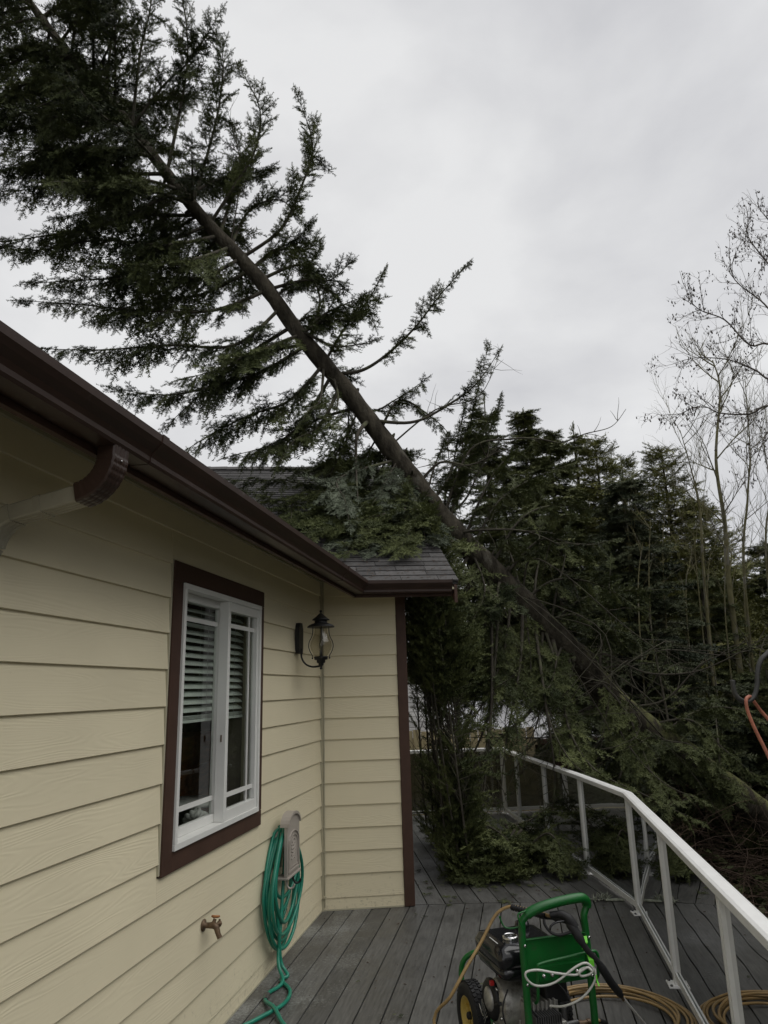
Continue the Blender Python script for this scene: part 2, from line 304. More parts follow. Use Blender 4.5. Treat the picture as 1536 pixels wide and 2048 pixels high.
def glass_mat(name, tint, ior=1.5, rough=.0, wav=0, boost=1.0):
    m = bpy.data.materials.new(name); m.use_nodes = True; N, L = m.node_tree.nodes, m.node_tree.links; N.clear()
    o = N.new('ShaderNodeOutputMaterial'); mx = N.new('ShaderNodeMixShader'); tr = N.new('ShaderNodeBsdfTransparent'); gl = N.new('ShaderNodeBsdfGlossy'); fr = N.new('ShaderNodeFresnel')
    tr.inputs[0].default_value = (*tint, 1); gl.inputs['Roughness'].default_value = rough; fr.inputs[0].default_value = ior
    mu = N.new('ShaderNodeMath'); mu.operation = 'MULTIPLY'; mu.inputs[1].default_value = boost; mu.use_clamp = True; L.new(fr.outputs[0], mu.inputs[0])
    ge = N.new('ShaderNodeNewGeometry'); iv = N.new('ShaderNodeMath'); iv.operation = 'SUBTRACT'; iv.inputs[0].default_value = 1; L.new(ge.outputs['Backfacing'], iv.inputs[1])
    m3 = N.new('ShaderNodeMath'); m3.operation = 'MULTIPLY'; L.new(mu.outputs[0], m3.inputs[0]); L.new(iv.outputs[0], m3.inputs[1])   # only the entry face reflects
    L.new(m3.outputs[0], mx.inputs[0]); L.new(tr.outputs[0], mx.inputs[1]); L.new(gl.outputs[0], mx.inputs[2]); L.new(mx.outputs[0], o.inputs[0])
    if wav:
        t = N.new('ShaderNodeTexCoord'); n = N.new('ShaderNodeTexNoise'); n.inputs['Scale'].default_value = 3.2 if name.startswith('smoked') else 7; n.inputs['Detail'].default_value = 0; L.new(t.outputs['Object'], n.inputs[0])
        b = N.new('ShaderNodeBump'); b.inputs['Strength'].default_value = wav; b.inputs['Distance'].default_value = .01; L.new(n.outputs[0], b.inputs['Height']); L.new(b.outputs[0], gl.inputs['Normal'])
    return m
M['smoke'] = glass_mat('smoked glass', (.40, .42, .41), wav=.10, boost=3.2)
M['window'] = glass_mat('window glass', (.93, .95, .93), boost=1.5)
M['lamp_glass'] = glass_mat('seeded lamp glass', (.88, .86, .80), rough=.03, wav=.5, boost=1.2)

def leaf_mat(name, c1, c2, rough=.55, inst=False):
    m, N, L, P = newmat(name)
    a = N.new('ShaderNodeAttribute'); a.attribute_name = 'tint'
    if inst: a.attribute_type = 'INSTANCER'
    r = N.new('ShaderNodeValToRGB'); r.color_ramp.elements[0].color = (*c1, 1); r.color_ramp.elements[1].color = (*c2, 1); r.color_ramp.elements[0].position = .05; r.color_ramp.elements[1].position = .98
    L.new(a.outputs['Fac'], r.inputs[0]); L.new(r.outputs[0], P.inputs['Base Color'])
    P.inputs['Roughness'].default_value = rough; P.inputs['Specular IOR Level'].default_value = .18
    return m
M['fir'] = leaf_mat('fir needles', (.044, .056, .024), (.145, .165, .070), inst=True)
M['fir_inst'] = leaf_mat('fir needles on boughs', (.026, .036, .014), (.14, .16, .062), inst=True)
M['fir_pale'] = leaf_mat('pale needle undersides', (.050, .064, .038), (.16, .185, .13), inst=True)
M['dark_fir'] = leaf_mat('background fir needles', (.055, .065, .026), (.19, .205, .09), inst=True)
M['cedar'] = leaf_mat('cedar sprays', (.075, .085, .024), (.24, .24, .085), inst=True)
M['spruce'] = leaf_mat('blue green spruce', (.034, .044, .026), (.115, .130, .070), inst=True)
M['fern'] = leaf_mat('undergrowth leaves', (.020, .026, .010), (.06, .07, .025))
M['catkin'] = leaf_mat('alder catkins', (.045, .032, .025), (.09, .065, .05))

# ================================================================== SETTING: ground
GROUND_Z = -1.55
rng = random.Random(7)
g = MB(); n = 60
xs = [math.copysign(abs(t)**1.7*260, t) for t in np.linspace(-1, 1, n)]
ys = [math.copysign(abs(t)**1.7*260, t) for t in np.linspace(-1, 1, n)]
def ground_z(x, y):
    return GROUND_Z - .05*max(0, min(x-3, 8)) + .12*math.sin(x*.9+1)*math.cos(y*.7) - .02*max(0, min(y, 30))*.5
g.add([(x, y+8, ground_z(x, y+8)) for y in ys for x in xs], [(j*n+i, j*n+i+1, (j+1)*n+i+1, (j+1)*n+i) for j in range(n-1) for i in range(n-1)], True)
tag(obj('ground', g, M['soil']), kind='structure', label='dark forest floor of soil and litter beyond the deck')

# ------------------------------------------------------------------ deck boards
deck = thing('deck', 'raised deck of dark grey wet composite boards', 'deck', kind='structure')
def miter_y(x): return 6.50 if x < .80 else 6.517-.115*(x-.775)
def miter_hit(p):                                   # along dA from perp distance p to the mitre line
    s = 0
    for _ in range(40):
        q = C0 + dA*s + nA*p; s += (miter_y(q.x)-q.y)/dA.y*.9
    return s
def near_board(p0, p1, s0):
    a, b = miter_hit(p0)-.004, miter_hit(p1)-.004
    fr = Matrix(((nA.x, dA.x, 0, C0.x), (nA.y, dA.y, 0, C0.y), (0, 0, 1, 0), (0, 0, 0, 1)))
    dz = rng.uniform(-.0015, .0015)
    m = MB().prism([(p0, s0, dz-.025), (p1, s0, dz-.025), (p1, b, dz-.025), (p0, a, dz-.025)], (0, 0, .025))
    obj('deck_board', m, M['deck'], deck, fr, local=True, bev=.003)
edges = [-.03] + [.111+.1522*k for k in range(17)]
for k in range(len(edges)-1): near_board(edges[k]+.0046, edges[k+1]-.0046, -9.5)
near_board(edges[-1]+.0035, edges[-1]+.13, -9.5)
fx = [.924-.1527+.1527*k for k in range(14)]
for k in range(len(fx)-1):
    x0, x1 = fx[k]+.0046, fx[k+1]-.0046
    dz = rng.uniform(-.0015, .0015)
    m = MB().prism([(x0, miter_y(max(x0, .801))+.005, dz-.025), (x1, miter_y(x1)+.005, dz-.025), (x1, 10.78, dz-.025), (x0, 10.78, dz-.025)], (0, 0, .025))
    obj('deck_board', m, M['deck'], deck, Matrix.Translation((0, 0, 0)), bev=.003)
m = MB()
ce = [C0+nA*2.62-dA*9.5, C0+nA*2.62+dA*(miter_hit(2.6)-.05), Vector((2.80, 6.35, 0)), Vector((2.80, 10.80, 0)), Vector((.80, 10.80, 0))]
for a, b in zip(ce[:-1], ce[1:]):
    d = (b-a).normalized(); nn = Vector((d.y, -d.x, 0))*.02
    m.prism([a-UP*.22, b-UP*.22, b+nn-UP*.22, a+nn-UP*.22], (0, 0, .19))
obj('rim_board', m, M['deck'], deck)
m = MB()
for k in range(13):                                 # joists below the gaps
    a = C0 - dA*(k*.7+.3) - UP*.2; m.prism([a, a+nA*2.6, a+nA*2.6+dA*.04, a+dA*.04], (0, 0, .17))
for k in range(6):
    m.box(.8, 2.78, 6.9+k*.7, 6.94+k*.7, -.2, -.03)
obj('joists', m, M['limb'], deck)
for x, y in ((2.3, 5.2), (1.1, 1.2), (2.6, 8.4), (2.6, 10.6), (.6, -1)):
    obj('support_post', MB().box(x-.07, x+.07, y-.07, y+.07, GROUND_Z-.6, -.2), M['limb'], deck)

# ================================================================== HOUSE
house = thing('house', 'cream lap-sided house with brown trim, brown gutter and dark shingle roof', 'house')
EXP, Z0 = .1805, .095
def plank(fr, u0, u1, zb, zt, first=False):
    """one lap-siding plank: bottom edge stands proud of the plank below"""
    h = zt-zb
    top = .003; bot = .0175
    poly = [(u0, 0, zb), (u0, bot-.002, zb), (u0, bot, zb+.002), (u0, bot-(bot-top)*min(1, h/(EXP+.02)), zt), (u0, 0, zt)]
    m = MB().prism(poly, (u1-u0, 0, 0))
    c = Vector(((u0+u1)/2, 0, zb)); f2 = fr @ Matrix.Translation(c)
    m.v = [tuple(Vector(p)-c) for p in m.v]
    obj('siding_plank', m, M['siding'], house, f2, local=True)
WU0, WU1, WZ0, WZ1 = 1.54, 2.885, .937, 2.462       # outer edge of the window trim
UMAX = 9.0
cuts = {2: 3.58, 5: 6.2, 8: 5.1, 10: 7.4, 12: 4.9, 14: 6.6, 0: 5.7, 4: 8.0}
zs = [0.004] + [Z0+EXP*k for k in range(16)]
for k in range(len(zs)-1):
    zb, zt = zs[k], min(zs[k+1]+.02, 2.80)
    if zb > 2.75: continue
    segs = []
    if zb < WZ0-.001 and zt <= WZ0+.03 or zb >= WZ1: segs = [(.022, UMAX)]
    elif zb < WZ0:                                   # plank notched under the sill trim
        segs = None
    elif zb < WZ1 < zt-.021: segs = None
    else: segs = [(.022, WU0-.008), (WU1+.014, UMAX)]
    if segs is None:
        if zb < WZ0:
            plank(LONG, .022, WU0-.008, zb, zt); plank(LONG, WU1+.014, UMAX, zb, zt); plank(LONG, WU0-.0075, WU1+.0135, zb, WZ0-.004)
        else:
            plank(LONG, .022, WU0-.008, zb, zt); plank(LONG, WU1+.014, UMAX, zb, zt); plank(LONG, WU0-.0075, WU1+.0135, WZ1+.004, zt)
    else:
        for a, b in segs:
            if k in cuts and a < cuts[k] < b: plank(LONG, a, cuts[k]-.001, zb, zt); plank(LONG, cuts[k]+.001, b, zb, zt)
            else: plank(LONG, a, b, zb, zt)
    plank(WING, -.700, -.022, zb, zt)
# wall cores (sheathing) behind the planks, with the window hole left open
m = MB()
for u0, u1, a, b in ((0, WU0+.05, -.3, 2.9), (WU1-.05, UMAX, -.3, 2.9), (WU0+.05, WU1-.05, -.3, WZ0+.05), (WU0+.05, WU1-.05, WZ1-.05, 2.9)):
    m.box(u0, u1, -.14, -.0005, a, b, LONG)
obj('wall_core', m, M['beige'], house)
m = MB(); m.box(-.70, .0, -.14, -.0005, -.3, 2.9, WING); m.box(.62, .76, 6.64, 14.9, -1.6, 2.9); m.box(-6, .62, 14.76, 14.9, -1.6, 2.9)
obj('wing_wall_core', m, M['beige'], house)
obj('corner_trim', MB().box(0, .021, .0, .030, .0, 2.78, LONG), M['beige'], house, bev=.002)
obj('corner_trim', MB().box(-.021, 0, .001, .022, .0, 2.78, WING), M['beige'], house, bev=.002)
obj('cable', MB().tube([lw(-.012, .038, .03), lw(-.012, .038, 1.9), lw(-.012, .038, 2.75)], .006, 6).box(.005, .035, .03, .05, .10, .115, LONG), M['beige'], house)
obj('corner_board', MB().box(-.790, -.702, -.10, .030, .004, 2.70, WING), M['brown'], house, bev=.003)
obj('corner_board', MB().box(.763, .792, 6.592, 6.69, .004, 2.70), M['brown'], house, bev=.003)
m = MB().box(-.701, .0, .004, .018, .0005, .012, WING).box(0, UMAX, .004, .019, .0005, .012, LONG)
obj('sealant_line', m, M['beige'], house)

# window
def lbox(m, u0, u1, v0, v1, z0, z1): return m.box(u0, u1, v0, v1, z0, z1, LONG)
TW = .10
obj('window_trim', lbox(MB(), WU0, WU1, -.002, .027, WZ1-.105, WZ1), M['brown'], house, bev=.003)
obj('window_trim', lbox(MB(), WU0, WU1-TW-.001, -.002, .026, WZ0, WZ0+.092), M['brown'], house, bev=.003)
obj('window_trim', lbox(MB(), WU1-TW, WU1, -.002, .0275, WZ0, WZ1-.106), M['brown'], house, bev=.003)
obj('window_trim', lbox(MB(), WU0, WU0+.078, -.002, .0265, WZ0+.093, WZ1-.106), M['brown'], house, bev=.003)
obj('sealant_strip', lbox(MB(), WU1+.0005, WU1+.0135, 0, .017, WZ0+.01, WZ1), M['beige'], house)
win = obj('window', lbox(lbox(lbox(lbox(MB(), 1.62, 2.785, -.07, .040, 1.032, 1.062), 1.62, 2.785, -.07, .040, 2.325, 2.355), 1.62, 1.648, -.012, .0395, 1.0625, 2.3245), 2.757, 2.785, -.07, .0395, 1.0625, 2.3245), M['vinyl'], house, bev=.002)
def sash(u0, u1, v0, v1, z0, z1, bu=.04, bz=.045):
    s = obj('sash', lbox(lbox(lbox(lbox(MB(), u0, u1, v0, v1, z0, z0+bz), u0, u1, v0, v1, z1-bz, z1), u0, u0+bu, v0+.001, v1-.001, z0+bz+.0005, z1-bz-.0005), u1-bu, u1, v0+.001, v1-.001, z0+bz+.0005, z1-bz-.0005), M['vinyl'], win, bev=.002)
    return s
sash(1.649, 2.165, -.01, .030, 1.0625, 2.3245, .032, .055)
sash(2.130, 2.756, -.060, -.025, 1.0625, 2.3245, .050, .045)
obj('mullion', lbox(MB(), 2.152, 2.190, -.0245, .036, 1.063, 2.324), M['vinyl'], win, bev=.002)
obj('pane', lbox(MB(), 1.678, 2.136, .000, .004, 1.112, 2.275), M['window'], win)
obj('pane', lbox(MB(), 2.178, 2.710, -.046, -.042, 1.102, 2.285), M['window'], win)
for u0, u1, v in ((1.680, 2.134, .006), (2.180, 2.708, -.041)):
    for z in (1.195, 2.185): obj('glazing_bar', lbox(MB(), u0, u1, v, v+.006, z-.013, z+.013), M['vinyl'], win)
obj('glazing_bar', lbox(MB(), 1.772, 1.786, .005, .013, 1.11, 2.28), M['vinyl'], win)
obj('glazing_bar', lbox(MB(), 2.668, 2.682, -.0395, -.034, 1.10, 2.29), M['vinyl'], win)
obj('latch', lbox(MB(), 2.1905, 2.196, .006, .014, 1.50, 1.54), M['brass'], win, bev=.002)
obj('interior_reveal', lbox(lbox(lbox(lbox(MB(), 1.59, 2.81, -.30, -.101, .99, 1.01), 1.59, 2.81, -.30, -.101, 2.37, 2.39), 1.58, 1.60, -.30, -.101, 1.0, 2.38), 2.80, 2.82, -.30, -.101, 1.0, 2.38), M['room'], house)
# room seen through the glass
m = MB()
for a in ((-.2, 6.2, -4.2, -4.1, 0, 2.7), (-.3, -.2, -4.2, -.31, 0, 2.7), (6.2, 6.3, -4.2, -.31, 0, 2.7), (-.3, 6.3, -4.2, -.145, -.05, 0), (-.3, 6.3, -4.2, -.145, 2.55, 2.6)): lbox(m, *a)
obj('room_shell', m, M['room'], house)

# gutter, fascia and soffit run along the long wall and turn onto the wing
def corner_s(p): return -p*(1-math.sin(AN))/math.cos(AN)
def sweep(name, prof, m_, u_far=UMAX, x_end=1.17, smooth=False, bev=0, **k):
    rs = [[lw(-u_far, p, z) for p, z in prof], [lw(corner_s(p), p, z) for p, z in prof], [Vector((x_end, C0.y-p, z)) for p, z in prof]]
    return obj(name, MB().rings(rs, smooth=smooth), m_, house, bev=bev, **k)
gutter = sweep('gutter', [(.418, 2.672), (.418, 2.580), (.495, 2.580), (.502, 2.590), (.503, 2.606), (.512, 2.622), (.532, 2.640), (.546, 2.658), (.548, 2.684), (.534, 2.686), (.534, 2.680), (.540, 2.660), (.527, 2.645), (.500, 2.626), (.492, 2.600), (.490, 2.586), (.424, 2.586), (.424, 2.672)], M['gutter'])
obj('end_cap', MB().prism([(1.1705, C0.y-p, z) for p, z in ((.418, 2.69), (.418, 2.575), (.500, 2.575), (.508, 2.61), (.55, 2.655), (.552, 2.69))], (.004, 0, 0)), M['gutter'], gutter)
for u in np.arange(.6, UMAX, .62): obj('hanger_strap', MB().box(u, u+.025, .42, .54, 2.679, 2.685, LONG), M['gutter'], gutter)
for u in (1.15, 4.05, 7.1):
    gp_ = [(.419, 2.578), (.497, 2.578), (.505, 2.588), (.506, 2.605), (.515, 2.620), (.535, 2.638), (.549, 2.656), (.5515, 2.687), (.547, 2.687), (.541, 2.66), (.5, 2.62), (.49, 2.583), (.419, 2.583)]
    obj('gutter_joint', MB().prism([lw(-u, p, z) for p, z in gp_], dA*.045), M['gutter'], gutter)
sweep('fascia', [(.392, 2.556), (.416, 2.556), (.416, 2.700), (.392, 2.700)], M['brown'], x_end=1.19)
sweep('soffit', [(.391, 2.585), (.391, 2.600), (-.02, 2.815), (-.02, 2.800)], M['soffit'], x_end=1.16)
sweep('frieze_board', [(.0, 2.752), (.026, 2.752), (.026, 2.775), (.0, 2.788)], M['soffit'], x_end=.79)
for u in np.arange(.9, UMAX, 2.44): obj('soffit_batten', MB().prism([lw(-u, .386, 2.583), lw(-u, .03, 2.769), lw(-u, .03, 2.764), lw(-u, .386, 2.578)], dA*.05), M['soffit'], house)

# roofs
ST = math.tan(RAD(28.5))
def roof_slab(pts, name):
    m = MB().prism(pts, (0, 0, -.03)); return obj(name, m, M['shingle'], house)
RUN = 4.6
eA = [lw(-UMAX, .46, 2.690), lw(corner_s(.46), .46, 2.690)]
rd = -nA*RUN + UP*(RUN*ST)
vd = (-nA + Vector((0, 1, 0))).normalized(); vt = RUN/vd.dot(-nA)
VC = eA[1]; VT = VC + vd*vt + UP*(RUN*ST)
main_roof = roof_slab([eA[0], VC, VT, eA[0]+rd], 'main_roof')
def valley_x(y): return VC.x + vd.x/vd.y*(y-VC.y)
m = MB(); sl = math.hypot(1, ST); tdir = (-nA+UP*ST)/sl; tn = (nA*ST+UP).normalized()
for r in range(37):                                   # far side of the gutter lip: joined courses
    a = lw(-UMAX, .47, 2.690) + tdir*(r*.14); b = a.copy(); q_ = VC + vd*(r*.14/sl/vd.dot(-nA)); b = a + dA*((Vector((q_.x, q_.y, 0))-Vector((a.x, a.y, 0))).dot(dA))
    m.prism([a+tn*.001, a+tn*.011, a+tdir*.15+tn*.004, a+tdir*.15+tn*.001], (b-a))
obj('shingle_courses', m, M['shingle'], main_roof, kind='stuff')
YE, XR = 6.02, 1.235                                # wing eave line and rake edge
def wroof(x, y): return 2.692 + (y-YE)*ST
RIDGE_Y = 10.62
m = MB().prism([(valley_x(YE), YE, 2.682), (XR, YE, 2.682), (XR, RIDGE_Y, 2.682+(RIDGE_Y-YE)*ST), (valley_x(RIDGE_Y)-.05, RIDGE_Y, 2.682+(RIDGE_Y-YE)*ST)], (0, 0, -.03))
m.prism([(-6, RIDGE_Y, 2.682+(RIDGE_Y-YE)*ST), (XR, RIDGE_Y, 2.682+(RIDGE_Y-YE)*ST), (XR, RIDGE_Y+4.6, 2.682), (-6, RIDGE_Y+4.6, 2.682)], (0, 0, -.03))
wing_roof = obj('wing_roof', m, M['shingle'], house)
ang = math.atan(ST); sdir = Vector((0, math.cos(ang), math.sin(ang))); sn_ = Vector((0, -math.sin(ang), math.cos(ang)))
ncount = 0; rest = MB(); mesh_sh = {}
COURSE = .131
for r in range(int((RIDGE_Y-YE)/math.cos(ang)/COURSE)):
    x = XR + .004; off = rng.uniform(.1, .30); first = True
    xmin = valley_x(YE+r*COURSE*math.cos(ang))-.02
    while x > xmin:
        wd = off if first else rng.choice((.27, .33, .36, .40, .46)); first = False
        x0 = x-wd+.004; x1 = x-.001
        lift = rng.uniform(0, .0035); dy = rng.uniform(-.006, .006)
        if r > 12 and x > .2 and rng.random() < .16: lift = rng.uniform(.015, .05); dy = rng.uniform(-.03, .02)
        a = Vector((x0, YE-.012, 2.683)) + sdir*(r*COURSE+dy)
        b = Vector((x1, YE-.012, 2.683)) + sdir*(r*COURSE+dy+rng.uniform(-.003, .003))
        vs = [a, b, b+sn_*(.011+lift), a+sn_*(.011+lift), a+sdir*.15, b+sdir*.15, b+sdir*.15+sn_*.004, a+sdir*.15+sn_*.004]
        fs = [(0, 3, 2, 1), (3, 7, 6, 2), (0, 4, 7, 3), (1, 2, 6, 5), (4, 5, 6, 7), (0, 1, 5, 4)]
        fs = [f[::-1] for f in fs]
        if ncount < 290:
            c = (a+b)/2; mm = MB().add([p-c for p in vs], fs)
            obj('shingle', mm, M['shingle'], wing_roof, Matrix.Translation(c), local=True); ncount += 1
        else: rest.add(vs, fs)
        x -= wd
obj('upper_shingles', rest, M['shingle'], wing_roof, kind='stuff')
m = MB()
for k in range(24):
    x1 = XR-.01-k*.26
    a = Vector((x1-.28, RIDGE_Y, 2.70+(RIDGE_Y-YE)*ST+.012)); 
    m.prism([a+Vector((0, -.15, -.15*ST)), a, a+Vector((0, .15, -.15*ST)), a+Vector((0, .15, -.15*ST+.012)), a+Vector((0, 0, .016)), a+Vector((0, -.15, -.15*ST+.012))], (.27, 0, .006))
obj('ridge_caps', m, M['shingle'], wing_roof, kind='stuff')
def rake(x0, x1, dz0, dz1, name, mt):
    p = [(x0, 5.995, wroof(0, 5.995)+dz0), (x0, RIDGE_Y, wroof(0, RIDGE_Y)+dz0), (x0, RIDGE_Y, wroof(0, RIDGE_Y)+dz1), (x0, 5.995, wroof(0, 5.995)+dz1)]
    return obj(name, MB().prism(p, (x1-x0, 0, 0)), mt, house, bev=.002)
rake(1.196, 1.222, -.19, -.041, 'barge_board', M['brown'])
rake(.79, 1.195, -.075, -.060, 'rake_soffit', M['soffit'])
obj('gable_wall', MB().prism([(.77, 6.6, 2.6), (.77, RIDGE_Y, wroof(0, RIDGE_Y)-.1), (.77, 14.6, 2.6)], (.02, 0, 0)), M['siding'], house)
obj('metal_drip_edge', MB().prism([(XR-.003, 6.0, wroof(0, 6.0)-.04), (XR-.003, RIDGE_Y, wroof(0, RIDGE_Y)-.04), (XR-.003, RIDGE_Y, wroof(0, RIDGE_Y)-.001), (XR-.003, 6.0, wroof(0, 6.0)-.001)], (.002, 0, 0)), M['gutter'], house)

# downspout: ribbed elbow under the gutter, then a painted pipe back to the wall
def rect_sweep(pts, hw, hd, side, smooth=False, cap=True):
    m = MB(); rs = []
    pts = [Vector(p) for p in pts]
    for i, p in enumerate(pts):
        t = (pts[min(i+1, len(pts)-1)]-pts[max(i-1, 0)]).normalized(); s_ = Vector(side).normalized(); q = s_.cross(t).normalized()
        ww, dd = (hw[i], hd[i]) if hasattr(hw, '__len__') else (hw, hd)
        ring = []
        prof = [(-1, -.8), (-.9, -1), (-.6, -1), (-.52, -.88), (-.4, -1), (-.12, -1), (0, -.88), (.12, -1), (.4, -1), (.52, -.88), (.6, -1), (.9, -1), (1, -.8), (1, .8), (.9, 1), (.6, 1), (.52, .88), (.4, 1), (.12, 1), (0, .88), (-.12, 1), (-.4, 1), (-.52, .88), (-.6, 1), (-.9, 1), (-1, .8)]
        for a, b in prof: ring.append(p + s_*(a*ww) + q*(b*dd))
        rs.append(ring)
    return m.rings(rs, smooth=smooth, caps=cap)
sD = -4.22
E0 = Vector(lw(sD, .462, 2.580)); 
path = []; hw = []; hd = []
for k in range(25):
    th = RAD(80)*k/24; R_ = .125
    path.append(E0 + UP*(-.03) + (-nA)*(R_*(1-math.cos(th))) + UP*(-R_*math.sin(th)))
    rib = .0020 if k % 3 == 0 and k < 22 else 0
    hw.append(.044+rib*.4); hd.append(.034-rib)
path.insert(0, E0+UP*.004); hw.insert(0, .044); hd.insert(0, .034)
spout = obj('downspout', rect_sweep(path, hw, hd, dA), M['gutter'], house, label='brown ribbed elbow and beige painted pipe')
pe = path[-1]; td = (path[-1]-path[-2]).normalized()
e2 = pe + td*.255
pp = [pe-td*.012, pe+td*.14, e2]
obj('offset_pipe', rect_sweep(pp, .038, .0285, dA), M['downspout'], spout)
el = [e2-td*.01]
for k in range(1, 13):
    a = RAD(80)*k/12
    dk = (td*math.cos(a) + (UP*-1)*math.sin(a)); el.append(el[-1]+dk.normalized()*.012)
obj('pipe_strap', rect_sweep([pe+td*.13, pe+td*.155], .0405, .031, dA), M['downspout'], spout)
obj('screw', MB().lathe([(0, 0), (.004, 0), (.003, .002), (0, .003)], 8, Matrix.Translation(path[3]+nA*.034) @ nA.to_track_quat('Z', 'Y').to_matrix().to_4x4()), M['chrome'], spout)
obj('lower_elbow', rect_sweep(el, .041, .0315, dA), M['downspout'], spout)
obj('wall_pipe', rect_sweep([el[-1], el[-1]-nA*.02-UP*.04, Vector((el[-1].x-nA.x*.02, el[-1].y-nA.y*.02, .12))], .038, .0285, dA), M['downspout'], spout)

# things in the room
bl = thing('window_blind', 'pale slatted blind hanging inside the two-sash window, half raised', 'blind', LONG @ Matrix.Translation((2.20, -.112, 1.62)))
fb = FR[bl.name]
sm_ = MB(); prof = [(-.027, -.006), (-.013, -.0015), (0, .0), (.013, .0015), (.027, .0)]
tilt = RAD(-42)
for k in range(len(prof)-1): pass
ring0 = [(-.585, y*math.cos(tilt)-z*math.sin(tilt), y*math.sin(tilt)+z*math.cos(tilt)) for y, z in prof+[(y, z-.002) for y, z in prof[::-1]]]
sm_.prism(ring0, (1.17, 0, 0))
first = obj('slat', sm_, M['blind'], bl, fb @ Matrix.Translation((0, 0, .075)), local=True)
for k in range(1, 16): shared('slat', first.data, bl, fb @ Matrix.Translation((0, 0, .075+.0435*k)) @ Matrix.Rotation(RAD(rng.uniform(-.3, .3)), 4, 'Y'))
obj('bottom_rail', MB().box(-.585, .585, -.024, .024, .0, .016).box(-.585, .585, -.023, .023, .02, .023).box(-.585, .585, -.024, .022, .027, .03).box(-.585, .585, -.023, .023, .034, .037), M['blind'], bl, fb, local=True)
obj('head_rail', MB().box(-.585, .585, -.03, .03, .075+.0435*16-.01, .075+.0435*16+.04), M['blind'], bl, fb, local=True)
m = MB()
for u in (-.42, 0, .42): m.box(u-.001, u+.001, -.026, -.0245, .0, .76).box(u-.001, u+.001, .0245, .026, .0, .76)
obj('ladder_cord', m, M['cloth'], bl, fb, local=True)
obj('pull_ring', MB().tube([(.42+.014*math.cos(a), 0, -.02+.014*math.sin(a)) for a in np.linspace(0, 6.28, 13)[:-1]], .0015, 5, closed=True), M['cloth'], bl, fb, local=True)
fr = LONG @ Matrix.Translation((1.62, -.46, 0))
t = thing('round_table', 'pale-edged table seen dimly through the window', 'table', fr)
obj('tabletop', MB().lathe([(0, 1.07), (.22, 1.07), (.235, 1.085), (.22, 1.10), (0, 1.10)], 40), M['cloth'], t, fr, local=True)
obj('pedestal', MB().lathe([(.2, 0), (.18, .03), (.06, .1), (.05, 1.07)], 20), M['room'], t, fr, local=True)
fr = LONG @ Matrix.Translation((.95, -.98, .05)) @ Matrix.Rotation(RAD(12), 4, 'Z')
t = thing('wooden_hutch', 'orange brown wooden hutch standing in the room behind the left sash', 'cabinet', fr)
obj('cabinet_body', MB().box(-.55, .55, -.25, .25, 0, 1.42), M['wood'], t, fr, local=True, bev=.01)
for k in range(4): obj('shelf', MB().box(-.56, .56, .252, .28, .35+k*.27, .38+k*.27), M['wood'], t, fr, local=True)
b = obj('spray_bottle', MB().lathe([(0, 0), (.035, 0), (.037, .02), (.037, .13), (.02, .16), (.012, .17), (.012, .19), (.018, .2), (.018, .22), (0, .225)], 16), M['bottle'], fr=LONG @ Matrix.Translation((2.42, -.24, 1.012)), local=True)
tag(b, 'pale green bottle standing on the inner sill of the left sash', 'bottle')
b = obj('red_box', MB().box(-.06, .06, -.05, .05, 0, .13).box(-.062, .062, -.052, .052, .13, .14), M['red'], fr=LONG @ Matrix.Translation((2.55, -.23, 1.012)), local=True, bev=.004)
tag(b, 'small red box on the inner window sill beside the bottle', 'box')
m = MB()
for k in range(5): m.tube([(.05*math.cos(a+k)*(1+.2*k), .04*math.sin(a), .02+.012*k+.01*math.sin(3*a+k)) for a in np.linspace(0, 6.28, 12)[:-1]], .016, 6, closed=True)
tag(obj('white_cloth', m, M['cloth'], fr=LONG @ Matrix.Translation((2.0, -.22, 1.012)), local=True), 'crumpled white cloth lying on the inner sill behind the right sash', 'cloth')

# ================================================================== RAILING
PA = [Vector((2.535, 5.93, 0)) - dA*(1.385*k) for k in range(6)]
PB = [Vector((2.60, 7.19, 0)), Vector((2.635, 8.46, 0)), Vector((2.665, 9.73, 0)), Vector((2.70, 10.62, 0))]
PC = [Vector((1.78, 10.66, 0)), Vector((.90, 10.70, 0))]
railpts = PA[::-1] + PB + PC
rail = thing('deck_railing', 'white metal deck railing with smoked glass panels bending round the deck edge', 'railing', Matrix.Translation(PA[0]))
RT = .905
def dirs(i):
    a = railpts[max(i-1, 0)]; b = railpts[min(i+1, len(railpts)-1)]
    d1 = (railpts[i]-a).normalized() if i > 0 else (b-railpts[i]).normalized(); d2 = (b-railpts[i]).normalized() if i < len(railpts)-1 else d1
    d = (d1+d2).normalized(); return d
for i, p in enumerate(railpts):
    d = dirs(i); fr = Matrix(((d.x, -d.y, 0, p.x), (d.y, d.x, 0, p.y), (0, 0, 1, 0), (0, 0, 0, 1)))
    m = MB().box(-.029, .029, -.023, .023, .008, RT-.045)
    for sx in (-1, 1):                              # raised glazing channel ribs on the post faces
        m.box(sx*.0295-.002*sx if sx > 0 else -.0315, .0315 if sx > 0 else -.0275, -.012, -.004, .06, RT-.05)
    m.box(-.010, .010, .0231, .0265, .06, RT-.05)
    po = obj('post', m, M['white'], rail, fr, local=True, bev=.0035)
    bp = obj('base_plate', MB().box(-.058, .058, -.062, .062, -.001, .009), M['white'], po, fr, local=True, bev=.003)
    for sx in (-1, 1):
        for sy in (-1, 1): obj('bolt', MB().lathe([(0, 0), (.009, 0), (.009, .005), (.006, .009), (0, .009)], 6, Matrix.Translation((sx*.043, sy*.046, .009))), M['grey_metal'], po, fr, local=True)
